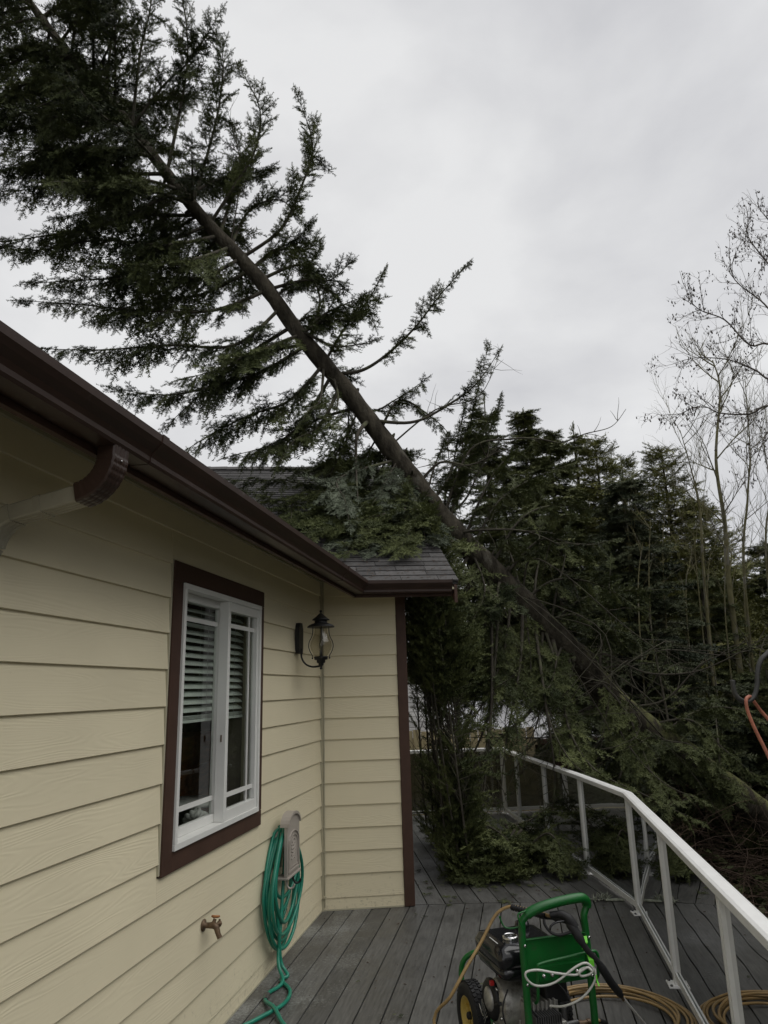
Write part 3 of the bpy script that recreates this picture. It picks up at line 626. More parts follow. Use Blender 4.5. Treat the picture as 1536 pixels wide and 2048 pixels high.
def offset_run(pts, prof, name, mt, bev=.003, par=rail):
    rs = []
    for i, p in enumerate(pts):
        d1 = (p-pts[i-1]).normalized() if i > 0 else None; d2 = (pts[i+1]-p).normalized() if i < len(pts)-1 else None
        if d1 is None: d1 = d2
        if d2 is None: d2 = d1
        n1_ = Vector((-d1.y, d1.x, 0)); n2_ = Vector((-d2.y, d2.x, 0)); b = (n1_+n2_).normalized(); k = 1/max(.3, b.dot(n1_))
        rs.append([p + b*(q*k) + UP*z for q, z in prof])
    return obj(name, MB().rings(rs, smooth=False), mt, par, bev=bev)
cap = [(-.040, RT-.044), (-.040, RT-.008), (-.026, RT), (.026, RT), (.040, RT-.008), (.040, RT-.044)]
ia, ib = 5, 9
offset_run(railpts[:ia+1]+[], cap, 'top_rail', M['white'], .002)
offset_run(railpts[ia:ib+1], [(a*.998, z-.0004) for a, z in cap], 'top_rail', M['white'], .002)
offset_run(railpts[ib:], [(a*.996, z-.0008) for a, z in cap], 'top_rail', M['white'], .002)
for i in range(len(railpts)-1):
    a, b = railpts[i], railpts[i+1]; d = (b-a).normalized(); nn = Vector((-d.y, d.x, 0)); L_ = (b-a).length
    fr = Matrix(((d.x, nn.x, 0, a.x), (d.y, nn.y, 0, a.y), (0, 0, 1, 0), (0, 0, 0, 1)))
    obj('bottom_rail', MB().box(.032, L_-.032, -.018, -.006, .045, .082).box(.032, L_-.032, .006, .018, .045, .082).box(.032, L_-.032, -.018, .018, .037, .0445), M['white'], rail, fr, local=True, bev=.002)
    obj('glass_pane', MB().box(.034, L_-.034, -.003, .003, .055, RT-.05), M['smoke'], rail, fr, local=True)

# ================================================================== THINGS ON THE WALL
# lantern
LS, LV = -.735, .215
fr = LONG @ Matrix.Translation((-LS, 0, 1.94))
lan = thing('wall_lantern', 'black carriage wall lantern with curved cage and clear glass by the inside corner', 'lantern', fr)
obj('wall_plate', MB().prism([(-.045, .016, .13), (-.055, .016, .17), (-.055, .016, .33), (-.03, .016, .375), (.03, .016, .375), (.055, .016, .33), (.055, .016, .17), (.045, .016, .13)], (0, .035, 0)), M['black'], lan, fr, local=True, bev=.006)
arm = smooth_path([(0, .05, .17), (0, .055, .10), (0, .085, .05), (0, .14, .025), (0, LV-.01, .028)], 5)
obj('arm', MB().tube(arm, .0075, 8), M['black'], lan, fr, local=True)
T_ = Matrix.Translation((0, LV, 0))
obj('base', MB().lathe([(0, 0), (.009, .004), (.011, .012), (.007, .02), (.012, .03), (.02, .036), (.022, .05), (.034, .055), (.036, .075), (.052, .078), (.055, .095), (.06, .098), (.052, .103), (0, .103)], 20, T_), M['black'], lan, fr, local=True)
gp = [(.045, .104), (.062, .125), (.080, .155), (.088, .185), (.084, .215), (.070, .245), (.056, .275), (.050, .305), (.049, .335)]
m = MB(); m.rings([[T_ @ Vector((r*math.cos(2*math.pi*k/28), r*math.sin(2*math.pi*k/28), z)) for k in range(28)] for r, z in gp], caps=False)
obj('glass_shade', m, M['lamp_glass'], lan, fr, local=True)
for k in range(4):
    a = RAD(20+90*k); cs, sn = math.cos(a), math.sin(a)
    pts = smooth_path([(cs*r, LV+sn*r, z) for r, z in [(.068, .095), (.070, .112), (.088, .145), (.0985, .185), (.092, .222), (.075, .255), (.066, .29), (.064, .338)]], 4)
    obj('cage_bar', MB().tube(pts, .0034, 6).ball((cs*.068, LV+sn*.068, .090), .007, 5), M['black'], lan, fr, local=True)
obj('roof', MB().lathe([(.0, .338), (.088, .336), (.108, .333), (.112, .337), (.098, .35), (.072, .362), (.055, .366), (.050, .372), (.050, .388), (.066, .390), (.072, .393), (.062, .402), (.04, .418), (.022, .436), (.010, .446), (.006, .452), (.010, .458), (.011, .465), (.006, .472), (0, .474)], 24, T_), M['black'], lan, fr, local=True)
obj('candle_socket', MB().lathe([(0, .103), (.012, .103), (.012, .15), (.01, .152), (0, .152)], 12, T_), M['grey_metal'], lan, fr, local=True)
obj('bulb', MB().lathe([(.008, .152), (.012, .165), (.015, .185), (.012, .21), (.004, .232), (0, .236)], 12, T_), M['window'], lan, fr, local=True)

# hose hanger
HV = .115
fr = LONG @ Matrix.Translation((1.19, 0, .57))
hang = thing('hose_hanger', 'taupe plastic hose hanger with arched top and embossed panel on the wall', 'hose hanger', fr)
obj('back_plate', MB().box(-.07, .07, .016, .03, .02, .22), M['hanger'], hang, fr, local=True, bev=.004)
def arch(w_, zb, zs_, rise, n_=10): return [(-w_, zb), (w_, zb)] + [(w_*math.cos(math.pi*k/n_), zs_+rise*math.sin(math.pi*k/n_)) for k in range(n_+1)]
fp = obj('front_plate', MB().prism([(a, HV, b) for a, b in arch(.135, .0, .31, .07)], (0, .022, 0)), M['hanger'], hang, fr, local=True, bev=.003)
m = MB(); n_ = 12; w_ = .139
o_ = [(w_*math.cos(math.pi*k/n_), .31+.085*math.sin(math.pi*k/n_)) for k in range(n_+1)]; i_ = [(.132*math.cos(math.pi*k/n_), .308+.068*math.sin(math.pi*k/n_)) for k in range(n_+1)]
for k in range(n_): m.prism([(*o_[k][:1], .085, o_[k][1]), (o_[k+1][0], .085, o_[k+1][1]), (i_[k+1][0], .085, i_[k+1][1]), (i_[k][0], .085, i_[k][1])], (0, .064, 0), smooth=False)
obj('arched_hood', m, M['hanger'], hang, fr, local=True)
m = MB()
def rim(m, pts, hw_, y0, y1):
    n3 = len(pts); c = Vector((0, 0, sum(p[1] for p in pts)/n3))
    for k in range(n3):
        a, b = pts[k], pts[(k+1) % n3]
        ai = (a[0]*(1-hw_/.12), a[1]+(.17-a[1])*hw_/.17); bi = (b[0]*(1-hw_/.12), b[1]+(.17-b[1])*hw_/.17)
        m.prism([(a[0], y0, a[1]), (b[0], y0, b[1]), (bi[0], y0, bi[1]), (ai[0], y0, ai[1])], (0, y1-y0, 0))
rim(m, arch(.118, .02, .20, .075), .012, HV+.0225, HV+.030)
rim(m, arch(.092, .045, .19, .055), .008, HV+.0225, HV+.027)
obj('raised_moulding', m, M['hanger'], hang, fr, local=True)
m = MB(); rr = random.Random(5)
for k in range(5):                                   # embossed ornament
    m.tube([( .05*math.sin(a*1.3+k)*.9, HV+.0235, .10+.022*k+.009*math.cos(2*a+k)) for a in np.linspace(0, 4.5, 12)], .0035, 5)
m.tube([(.03*math.cos(a), HV+.0235, .20+.022*math.sin(a)) for a in np.linspace(0, 6.28, 14)[:-1]], .0035, 5, closed=True)
obj('embossed_ornament', m, M['hanger'], hang, fr, local=True)
obj('lower_ledge', MB().box(-.145, .145, HV-.06, HV+.032, -.016, -.001), M['hanger'], hang, fr, local=True, bev=.004)
obj('saddle', MB().prism([(.11*math.cos(a), .0305, .18+.11*math.sin(a)) for a in np.linspace(0, math.pi, 12)], (0, HV-.031, 0)), M['hanger'], hang, fr, local=True)
for sx in (-.085, .06):
    obj('hook', MB().tube(smooth_path([(sx, HV-.01, -.01), (sx, HV-.005, -.06), (sx-.004, HV+.012, -.085), (sx-.012, HV+.035, -.08), (sx-.014, HV+.045, -.06)], 4), .0075, 8), M['hanger'] if sx > 0 else M['black'], hang, fr, local=True)

# green hose: loops over the saddle, tail down to the deck
hoseR = .0115
pts = []
rr = random.Random(11)
specs = [(.30, .10, .035), (.33, .02, .06), (.25, .20, .05), (.31, -.02, .085), (.24, .28, .08), (.34, .07, .10), (.27, .14, .10), (.33, -.03, .045)]
cs_ = -1.19
for k, (hw_, bot, v) in enumerate(specs):
    cx = cs_ + rr.uniform(-.03, .03); top = .860 + rr.uniform(-.01, .012)
    for a in np.linspace(0, 2*math.pi, 18)[:-1]:
        z = bot+.14+(top-bot-.14)*(.5+.5*math.cos(a)); x = math.sin(a)*hw_*(1.0 if z > .3 else .92)
        sq = 1 if abs(math.sin(a)) < .99 else 1
        wv = hw_*(.55+.45*max(0, min(1, (top-z)/.35)))
        pts.append(lw(cx + math.sin(a)*wv, v+.01*math.sin(a*2+k), z))
pts.append(lw(-1.22, .06, .86))
tail = [lw(-1.42, .08, .60), lw(-1.38, .10, .25), lw(-1.36, .11, .08), lw(-1.40, .17, .02), Vector((-.235, 5.05, .016)), Vector((-.17, 4.88, .013)), Vector((-.20, 4.68, .018)), Vector((-.34, 4.50, .02)), Vector((-.48, 4.35, .013)), Vector((-.62, 4.0, .013))]
o = obj('garden_hose', MB().tube(smooth_path(pts+tail, 4), hoseR, 9), M['hose'])
tag(o, 'green garden hose looped over the wall hanger and trailing onto the deck', 'hose')
t2 = [lw(-1.15, .07, .80), lw(-1.30, .09, .35), lw(-1.40, .105, .10), lw(-1.50, .17, .02), Vector((-.30, 4.86, .013)), Vector((-.31, 4.75, .016)), Vector((-.25, 4.60, .034)), Vector((-.20, 4.45, .02)), Vector((-.12, 4.2, .013)), Vector((-.2, 3.7, .013))]
o2 = obj('hose_end', MB().tube(smooth_path(t2, 5), hoseR, 9), M['hose'], o)
obj('coupling', MB().tube([Vector((-.302, 4.84, .014)), Vector((-.309, 4.76, .016))], .0150, 10), M['grey_metal'], o)

# spigot
fr = LONG @ Matrix.Translation((2.36, .012, .585))
sp = thing('garden_tap', 'old brass garden tap with rusty handle sticking out of the siding', 'tap', fr)
Ry = Matrix.Rotation(RAD(-90), 4, 'X')
obj('flange', MB().lathe([(0, 0), (.03, 0), (.03, .005), (.014, .008), (.014, .03), (.012, .05)], 14, Ry), M['brass'], sp, fr, local=True)
obj('body', MB().tube([(0, .03, 0), (0, .06, .002), (0, .075, -.01), (0, .085, -.04), (0, .095, -.058)], [.014, .018, .016, .013, .014], 10), M['brass'], sp, fr, local=True)
obj('stem', MB().tube([(0, .055, .01), (-.012, .06, .028)], .009, 8), M['brass'], sp, fr, local=True)
m = MB(); Th = Matrix.Translation((-.014, .061, .032)) @ Matrix.Rotation(RAD(-15), 4, 'Y')
m.lathe([(0, 0), (.012, 0), (.020, .003), (.024, .006), (.022, .013), (.010, .012), (0, .010)], 7, Th)
obj('handle', m, M['rust'], sp, fr, local=True)
obj('side_outlet', MB().tube([(0, .065, -.004), (-.04, .068, -.002), (-.05, .069, -.004)], [.008, .010, .016], 8).tube([(-.052, .069, -.022), (-.052, .069, .016)], .006, 6), M['brass'], sp, fr, local=True)

# ================================================================== PRESSURE WASHER
WO = Vector((1.01, 4.075, 0)); wa = math.atan2(.17, .985)
WF = frame(WO, wa)
pw = thing('pressure_washer', 'green framed petrol pressure washer with black engine cover and yellow wheel', 'pressure washer', WF)
def wobj(name, m, mt, par=None, **k): return obj(name, m, mt, par or pw, WF, local=True, **k)
def wl_(x, y, Y):                                   # world sight point in washer coordinates
    return WF.inverted() @ at(x, y, Y)
def ring_lathe(prof, n, Mx):
    rs = [[Mx @ Vector((r*math.cos(2*math.pi*k/n), r*math.sin(2*math.pi*k/n), z)) for k in range(n)] for r, z in prof]
    return MB().rings(rs, closed=True, caps=False)
for sx in (-1, 1):
    T = Matrix.Translation((sx*.225, 0, .15)) @ Matrix.Rotation(RAD(90)*sx, 4, 'Y')
    wh = wobj('wheel', ring_lathe([(.085, -.035), (.105, -.043), (.128, -.042), (.143, -.034), (.149, -.02), (.150, 0), (.149, .02), (.143, .034), (.128, .042), (.105, .043), (.085, .035)], 40, T), M['rubber'])
    m = MB()
    for k in range(40):
        a = 2*math.pi*k/40
        for j, (zc, sh) in enumerate(((-.022, .05), (0, -.05), (.022, .05))):
            Tk = T @ Matrix.Rotation(a+(.08 if j == 1 else 0), 4, 'Z') @ Matrix.Translation((.1505, 0, zc)) @ Matrix.Rotation(sh*6, 4, 'X')
            m.box(-.003, .003, -.008, .008, -.009, .009, Tk)
    wobj('tread', m, M['rubber'], wh)
    wobj('rim', MB().lathe([(.0, .012), (.02, .014), (.045, .006), (.062, -.004), (.074, .018), (.082, .034), (.087, .036), (.088, .030), (.084, -.02), (.07, -.03), (0, -.03)], 30, T), M['yellow'], wh)
    m = MB()
    for k in range(5):
        m.box(.025, .072, -.009, .009, .002, .016, T @ Matrix.Rotation(2*math.pi*k/5, 4, 'Z'))
    wobj('spoke', m, M['yellow'], wh)
    wobj('hub', MB().lathe([(0, .0), (.017, .0), (.017, .03), (.012, .034), (0, .034)], 12, T), M['rubber'], wh)
wobj('axle', MB().tube([(-.24, 0, .15), (.24, 0, .15)], .010, 8), M['grey_metal'])
# tube frame and base plate
uxl, uxr, uy = -.138, .197, -.47
fp_ = smooth_path([(uxl, -.43, .05), (uxl, uy, .15), (uxl, uy, .40), (uxl, uy+.005, .66), (uxl+.02, uy+.0, .715), (uxl+.07, uy-.012, .745), (0.02, uy-.02, .765), (uxr-.05, uy-.02, .775), (uxr-.005, uy-.012, .765), (uxr+.012, uy, .735), (uxr-.008, uy, .69), (uxr-.004, uy+.002, .62), (uxr, uy, .40), (uxr, uy, .15), (uxr, -.43, .05)], 5)
fo = wobj('handle_frame', MB().tube(fp_, .0170, 12), M['green'])
wobj('handle_grip_tube', MB().tube([p for p in fp_ if p.z > .722], .0225, 12), M['green'], fo)
wobj('base_frame', MB().tube(smooth_path([(uxl, -.44, .06), (uxl-.02, -.2, .09), (uxl-.03, .02, .12), (-.19, .16, .15), (-.20, .22, .26), (-.17, .21, .34), (-.08, .18, .375), (.05, .18, .375)], 5), .014, 10).tube(smooth_path([(uxr, -.44, .06), (uxr, -.2, .09), (uxr, .02, .12), (.19, .16, .12)], 5), .014, 10), M['green'])
wobj('base_plate', MB().box(-.165, .17, -.44, .06, .115, .135).box(-.165, .17, -.445, -.437, .06, .134).box(-.13, .12, -.36, -.10, .136, .16), M['green'], bev=.004)
wobj('front_foot', MB().box(-.17, -.13, -.46, -.42, .0, .06).box(.165, .205, -.46, -.42, .0, .06), M['rubber'])
pan = wobj('panel', MB().box(uxl+.012, uxr-.012, uy+.002, uy+.006, .42, .618).box(uxl+.012, uxr-.012, uy-.012, uy+.0055, .6185, .622), M['green'], bev=.0015)
wobj('nozzle_strip', MB().box(-.075, uxr-.03, uy-.016, uy-.012, .445, .50).box(-.075, uxr-.03, uy-.016, uy+.002, .500, .503), M['green'], pan)
for k in range(5):
    x = -.055 + k*.043
    wobj('nozzle', MB().lathe([(.0, 0), (.0085, 0), (.010, .004), (.0075, .006), (.006, .014), (0, .014)], 10, Matrix.Translation((x, uy-.016, .468)) @ Matrix.Rotation(RAD(90), 4, 'X')), M['rubber' if k == 2 else 'chrome'], pan)
wobj('accessory_loop', MB().tube(smooth_path([(-.105, uy-.02, .365), (-.108, uy-.055, .40), (-.105, uy-.065, .515), (-.085, uy-.067, .537), (.06, uy-.067, .549), (.175, uy-.067, .558), (.200, uy-.065, .550), (.210, uy-.06, .52), (.206, uy-.05, .45), (.20, uy-.02, .42)], 5), .0075, 8), M['green'], fo)
wobj('gun_hook', MB().tube(smooth_path([(uxl-.09, uy+.05, .715), (uxl-.075, uy+.045, .675), (uxl-.05, uy+.03, .665), (uxl-.01, uy+.01, .672)], 4), .004, 6).tube(smooth_path([(uxl+.015, uy-.02, .745), (uxl-.025, uy-.02, .735), (uxl-.02, uy-.025, .70), (uxl-.008, uy-.025, .675)], 4), .004, 6), M['green'], fo)
# engine
en = wobj('engine', MB().lathe([(0, -.17), (.075, -.17), (.105, -.15), (.115, -.10), (.115, -.03), (.09, 0), (.09, .07), (0, .07)], 22, Matrix.Translation((-.03, -.22, .275)) @ Matrix.Rotation(RAD(90), 4, 'Y')).box(-.12, .09, -.33, -.12, .15, .24), M['alu'], bev=.006)
m = MB()
for k in range(7): m.box(-.10+k*.022, -.09+k*.022, -.40, -.30, .19, .33)
m.box(-.11, .06, -.385, -.30, .20, .32)
wobj('cylinder_block', m, M['alu'], en, bev=.002)
m = MB(); rr = random.Random(3)
for k in range(9):
    a = 2*math.pi*k/9
    m.lathe([(0, 0), (.009, 0), (.009, .009), (0, .009)], 6, Matrix.Translation((-.195, -.22+.09*math.cos(a), .275+.09*math.sin(a))) @ Matrix.Rotation(RAD(-90), 4, 'Y'))
wobj('bolts', m, M['chrome'], en)
wobj('recoil_cover', MB().lathe([(0, 0), (.088, 0), (.090, .015), (.075, .03), (.05, .034), (.03, .03), (0, .03)], 24, Matrix.Translation((-.190, -.20, .29)) @ Matrix.Rotation(RAD(-90), 4, 'Y')), M['black'], en)
wobj('crankcase_cover', MB().lathe([(0, 0), (.05, 0), (.052, .012), (.035, .022), (.02, .024), (0, .024)], 18, Matrix.Translation((-.215, -.22, .30)) @ Matrix.Rotation(RAD(-90), 4, 'Y')), M['alu'], en)
wobj('stop_switch', MB().box(-.235, -.215, -.28, -.26, .375, .395), M['red'], en, bev=.003)
tank = MB()
def rr_ring(x0, x1, y0, y1, z, r=.03, n_=4):
    o_ = []
    for cx, cy, a0 in ((x1-r, y1-r, 0), (x0+r, y1-r, 90), (x0+r, y0+r, 180), (x1-r, y0+r, 270)):
        for k in range(n_+1): a = RAD(a0+90*k/n_); o_.append(Vector((cx+r*math.cos(a), cy+r*math.sin(a), z)))
    return o_
tank.rings([rr_ring(-.17, .09, -.36, -.12, .410), rr_ring(-.215, .10, -.40, -.085, .435), rr_ring(-.23, .105, -.41, -.08, .472), rr_ring(-.222, .10, -.402, -.088, .474), rr_ring(-.222, .10, -.402, -.088, .480), rr_ring(-.23, .105, -.41, -.08, .485), rr_ring(-.235, .105, -.41, -.08, .53), rr_ring(-.218, .09, -.395, -.095, .562), rr_ring(-.18, .06, -.36, -.13, .573)])
wobj('fuel_tank', tank, M['gloss_black'], en)
wobj('fuel_cap', MB().lathe([(0, .57), (.036, .57), (.038, .585), (.034, .60), (.012, .607), (0, .604)], 18, Matrix.Translation((.0, -.17, 0))), M['gloss_black'], en)
wobj('chrome_cap', MB().lathe([(0, .565), (.034, .565), (.04, .572), (.04, .585), (.034, .592), (.03, .588), (.012, .59), (0, .592)], 14, Matrix.Translation((-.125, -.30, 0))).box(-.17, -.08, -.335, -.265, .566, .5725), M['chrome'], en, bev=.002)
wobj('warning_label', MB().box(-.205, -.165, -.32, -.22, .5635, .5672), M['cloth'], en)
wobj('muffler', MB().box(.0, .12, -.38, -.13, .30, .40), M['black'], en, bev=.012)
m = MB()
for k in range(6): m.tube([(-.255, -.27+.012*k, .25+.01*k), (-.262, -.262+.01*k, .24), (-.26, -.24+.012*k, .21+.012*k)], .002, 5)
wobj('linkage', m, M['chrome'], en)
wobj('oil_filler', MB().lathe([(0, 0), (.014, 0), (.014, .03), (.02, .032), (.02, .045), (0, .048)], 10, Matrix.Translation((-.12, -.33, .18)) @ Matrix.Rotation(RAD(60), 4, 'X')), M['chrome'], en)
# pump with cooling fins
pu = wobj('pump', MB().box(-.10, .06, -.46, -.34, .17, .26).box(-.09, .0, -.53, -.455, .145, .225), M['alu'], bev=.004)
m = MB()
for k in range(12): m.box(-.10+k*.0115, -.095+k*.0115, -.47, -.33, .255, .295)
wobj('cooling_fin', m, M['grey_metal'], pu)
wobj('end_cover', MB().prism([(-.085, -.5305, .15), (-.01, -.5305, .15), (-.005, -.5305, .155), (-.005, -.5305, .225), (-.085, -.5305, .225)], (0, -.006, 0)).lathe([(.020, 0), (.030, 0), (.030, .006), (.020, .006)], 18, Matrix.Translation((-.046, -.536, .188)) @ Matrix.Rotation(RAD(90), 4, 'X')), M['alu'], pu, bev=.0015)
wobj('manifold', MB().tube([(.0, -.42, .20), (.06, -.42, .20), (.10, -.42, .21), (.14, -.42, .215)], [.022, .018, .022, .016], 10).tube([(.07, -.42, .19), (.07, -.42, .30)], .013, 8).tube([(.03, -.44, .235), (.13, -.43, .235)], .012, 8), M['grey_metal'], pu)
wobj('outlet_fitting', MB().tube([(.14, -.42, .22), (.16, -.42, .22)], .017, 6).tube([(.16, -.42, .22), (.185, -.42, .222)], .013, 8).tube([(.185, -.42, .222), (.20, -.42, .222)], .016, 6), M['brass'], pu)
for q_ in ([(-.20, -.40, .40), (-.24, -.42, .33), (-.22, -.43, .25), (-.15, -.44, .22)], [(-.10, -.41, .42), (-.13, -.45, .36), (-.08, -.46, .29), (-.02, -.45, .24)], [(.03, -.30, .41), (.08, -.40, .37), (.10, -.43, .31), (.07, -.42, .27)]):
    wobj('cable', MB().tube(smooth_path(q_, 5), .004, 6), M['rubber'], en)
for bx_, bz_ in ((uxl, .44), (uxl, .60), (uxr, .44), (uxr, .60), (uxl, .20), (uxr, .20)):
    wobj('frame_bolt', MB().lathe([(0, 0), (.007, 0), (.007, .005), (.004, .007), (0, .007)], 6, Matrix.Translation((bx_, uy-.016, bz_)) @ Matrix.Rotation(RAD(90), 4, 'X')), M['chrome'], fo)
wobj('starter_handle', MB().tube([(-.225, -.30, .30), (-.225, -.36, .33)], .009, 8), M['rubber'], en)
# clear detergent hose tied round the accessory loop
ch = [(1100, 2012, 3.60), (1130, 2012, 3.55), (1165, 1995, 3.53), (1188, 1965, 3.53), (1190, 1940, 3.53), (1180, 1934, 3.55), (1160, 1940, 3.5), (1162, 1952, 3.5), (1180, 1948, 3.5), (1186, 1938, 3.5), (1172, 1926, 3.5), (1150, 1935, 3.5), (1110, 1965, 3.5), (1075, 1972, 3.5), (1055, 1960, 3.5), (1052, 1945, 3.5), (1075, 1940, 3.5), (1110, 1946, 3.5), (1150, 1950, 3.5), (1160, 1944, 3.5), (1175, 1935, 3.49), (1184, 1942, 3.48)]
wobj('detergent_hose', MB().tube(smooth_path([wl_(*p) for p in ch], 4), .0052, 7), M['clear_hose'])
m = MB()
def ribbon(m, pts, w_):
    pts = [Vector(p) for p in pts]; vs = []
    for p in pts: vs += [p+Vector((w_, 0, 0)), p-Vector((w_, 0, 0)), p-Vector((w_, .002, 0)), p+Vector((w_, -.002, 0))]
    m.rings([vs[4*i:4*i+4] for i in range(len(pts))], smooth=False)
ribbon(m, [wl_(1170, 1872, 3.58), wl_(1172, 1885, 3.56), wl_(1166, 1898, 3.56)], .008)
ribbon(m, [wl_(1176, 1902, 3.54), wl_(1182, 1920, 3.52), wl_(1184, 1933, 3.52)], .012)
ribbon(m, [wl_(1192, 1950, 3.5), wl_(1194, 1962, 3.5), wl_(1198, 1972, 3.49)], .003)
wobj('lime_tape', m, M['neon'])

# spray gun resting across the handle
fr = Matrix.Translation(at(1130, 1850, 3.55))
gun = thing('spray_gun', 'black trigger spray gun with long lance leaning across the green handle', 'spray gun', fr)
def P_(*a): return at(*a)
bodyp = smooth_path([P_(1088, 1834, 3.64), P_(1112, 1836, 3.60), P_(1135, 1842, 3.57), P_(1150, 1862, 3.545), P_(1172, 1897, 3.53), P_(1197, 1925, 3.535)], 4)
obj('body', MB().tube(bodyp, [.010]*4+[.016]*5+[.023]*3+[.021]*3+[.014]*6, 10), M['rubber'], gun)
obj('handle', MB().tube(smooth_path([P_(1150, 1855, 3.55), P_(1136, 1836, 3.56), P_(1120, 1828, 3.575), P_(1100, 1830, 3.59)], 4), [.022]*5+[.018]*4+[.014]*4, 10), M['rubber'], gun)
obj('trigger_guard', MB().tube(smooth_path([P_(1088, 1838, 3.58), P_(1090, 1850, 3.57), P_(1102, 1865, 3.56), P_(1118, 1870, 3.55), P_(1136, 1866, 3.545), P_(1150, 1862, 3.54)], 4), .0065, 8), M['rubber'], gun)
obj('trigger', MB().tube(smooth_path([P_(1128, 1842, 3.56), P_(1112, 1845, 3.56), P_(1102, 1852, 3.56), P_(1100, 1860, 3.56)], 4), .005, 8), M['gloss_black'], gun)
obj('foregrip', MB().tube([P_(1197, 1925, 3.535), P_(1204, 1936, 3.54), P_(1222, 1965, 3.56), P_(1238, 1985, 3.60), P_(1242, 1991, 3.61)], [.014, .019, .019, .018, .013], 12), M['rubber'], gun)
e0 = P_(1242, 1991, 3.61)
ld = (P_(1290, 2048, 3.72)-e0); obj('lance', MB().tube([e0, e0+ld, e0+ld*(e0.z-.012)/max(.01, -ld.z)], .0058, 8), M['bare_steel'], gun)
obj('collar', MB().tube([e0, e0.lerp(P_(1252, 2008, 3.64), .5)], .008, 8), M['brass'], gun)

# tan high-pressure hose: from the gun, down to the deck, and a coil behind the machine
coil = []
cc = Vector((1.60, 4.22, 0)); rr = random.Random(21)
hp = [P_(1100, 1832, 3.60), P_(1080, 1826, 3.66), P_(1050, 1818, 3.72), P_(1022, 1813, 3.76), P_(1000, 1822, 3.78), P_(985, 1840, 3.78), P_(962, 1885, 3.76), P_(930, 1940, 3.72), P_(900, 1995, 3.7), P_(868, 2040, 3.75)]
low = [Vector((.55, 3.62, .06)), Vector((.40, 3.35, .011)), Vector((.35, 2.9, .011)), Vector((.6, 2.5, .011)), Vector((1.1, 2.7, .011)), Vector((1.3, 3.3, .011))]
lay = []
for k in range(7):
    R_ = .40 - .018*k + rr.uniform(-.02, .02); ox, oy = rr.uniform(-.035, .035), rr.uniform(-.035, .035)
    for a in np.linspace(0, 2*math.pi, 16)[:-1]:
        a2 = a - 1.2
        lay.append(cc + Vector((ox+R_*math.cos(a2)*1.05, oy+R_*math.sin(a2), .010+.011*(k % 4)+.006*math.sin(a*2+k))))
end = [Vector((1.45, 3.95, .07)), Vector((1.33, 3.78, .16)), WF @ Vector((.25, -.43, .225)), WF @ Vector((.205, -.42, .222))]
o = obj('pressure_hose', MB().tube(smooth_path(hp+low+lay+end, 4), .0078, 8), M['tan'])
tag(o, 'tan high pressure hose running from the spray gun to a loose coil on the deck', 'hose')
sg = smooth_path([P_(1090, 1833, 3.62), P_(1060, 1824, 3.69), P_(1022, 1814, 3.755)], 8)
m = MB().tube(sg, .0105, 9)
for i in range(0, len(sg)-1):
    m.tube([sg[i], sg[i].lerp(sg[i+1], .45)], .0145, 9)
obj('strain_relief', m, M['rubber'], o)
obj('end_sleeve', MB().tube([WF @ Vector((.205, -.42, .222)), WF @ Vector((.25, -.43, .225)), WF @ Vector((.29, -.40, .20))], .0115, 9), M['rubber'], o)

# shepherd's hook and cord
fr = Matrix.Translation(Vector((1.30, 1.55, 0)))
HY = 1.60
hk = thing('plant_hook', 'dark iron plant hook curling into view above the railing', 'hook', fr)
hpth = [at(1465, 1361, HY), at(1469, 1385, HY), at(1480, 1399, HY), at(1494, 1403, HY), at(1508, 1393, HY), at(1514, 1372, HY), at(1515, 1345, HY), at(1521, 1322, HY), at(1534, 1308, HY), at(1560, 1285, HY), at(1610, 1272, HY)]
last = hpth[-1]; hpth += [last+Vector((.08, -.02, -.03)), last+Vector((.13, -.03, -.15)), Vector((last.x+.14, last.y-.04, .02))]
obj('rod', MB().tube(smooth_path(hpth, 5), .0056, 10), M['hook'], hk)
obj('tip_cap', MB().tube([at(1465, 1360, HY), at(1465, 1362.5, HY)], .0062, 10), M['grey_metal'], hk)
obj('foot', MB().box(last.x+.09, last.x+.19, last.y-.09, last.y+.01, .001, .012), M['hook'], hk, bev=.003)
cp = [at(1496, 1394, HY-.012), at(1492, 1402, HY-.02), at(1496, 1424, HY-.02), at(1510, 1458, HY-.02), at(1530, 1498, HY-.02), at(1556, 1550, HY-.03), at(1600, 1600, HY-.02), at(1620, 1590, HY+.01), at(1580, 1510, HY+.03), at(1545, 1450, HY+.03), at(1522, 1422, HY+.03), at(1508, 1403, HY+.014), at(1502, 1394, HY+.005)]
tag(obj('cord_loop', MB().tube(smooth_path(cp, 4, closed=True), .0040, 8, closed=True), M['cord']), 'orange red cord hanging in a loop from the iron plant hook', 'cord')

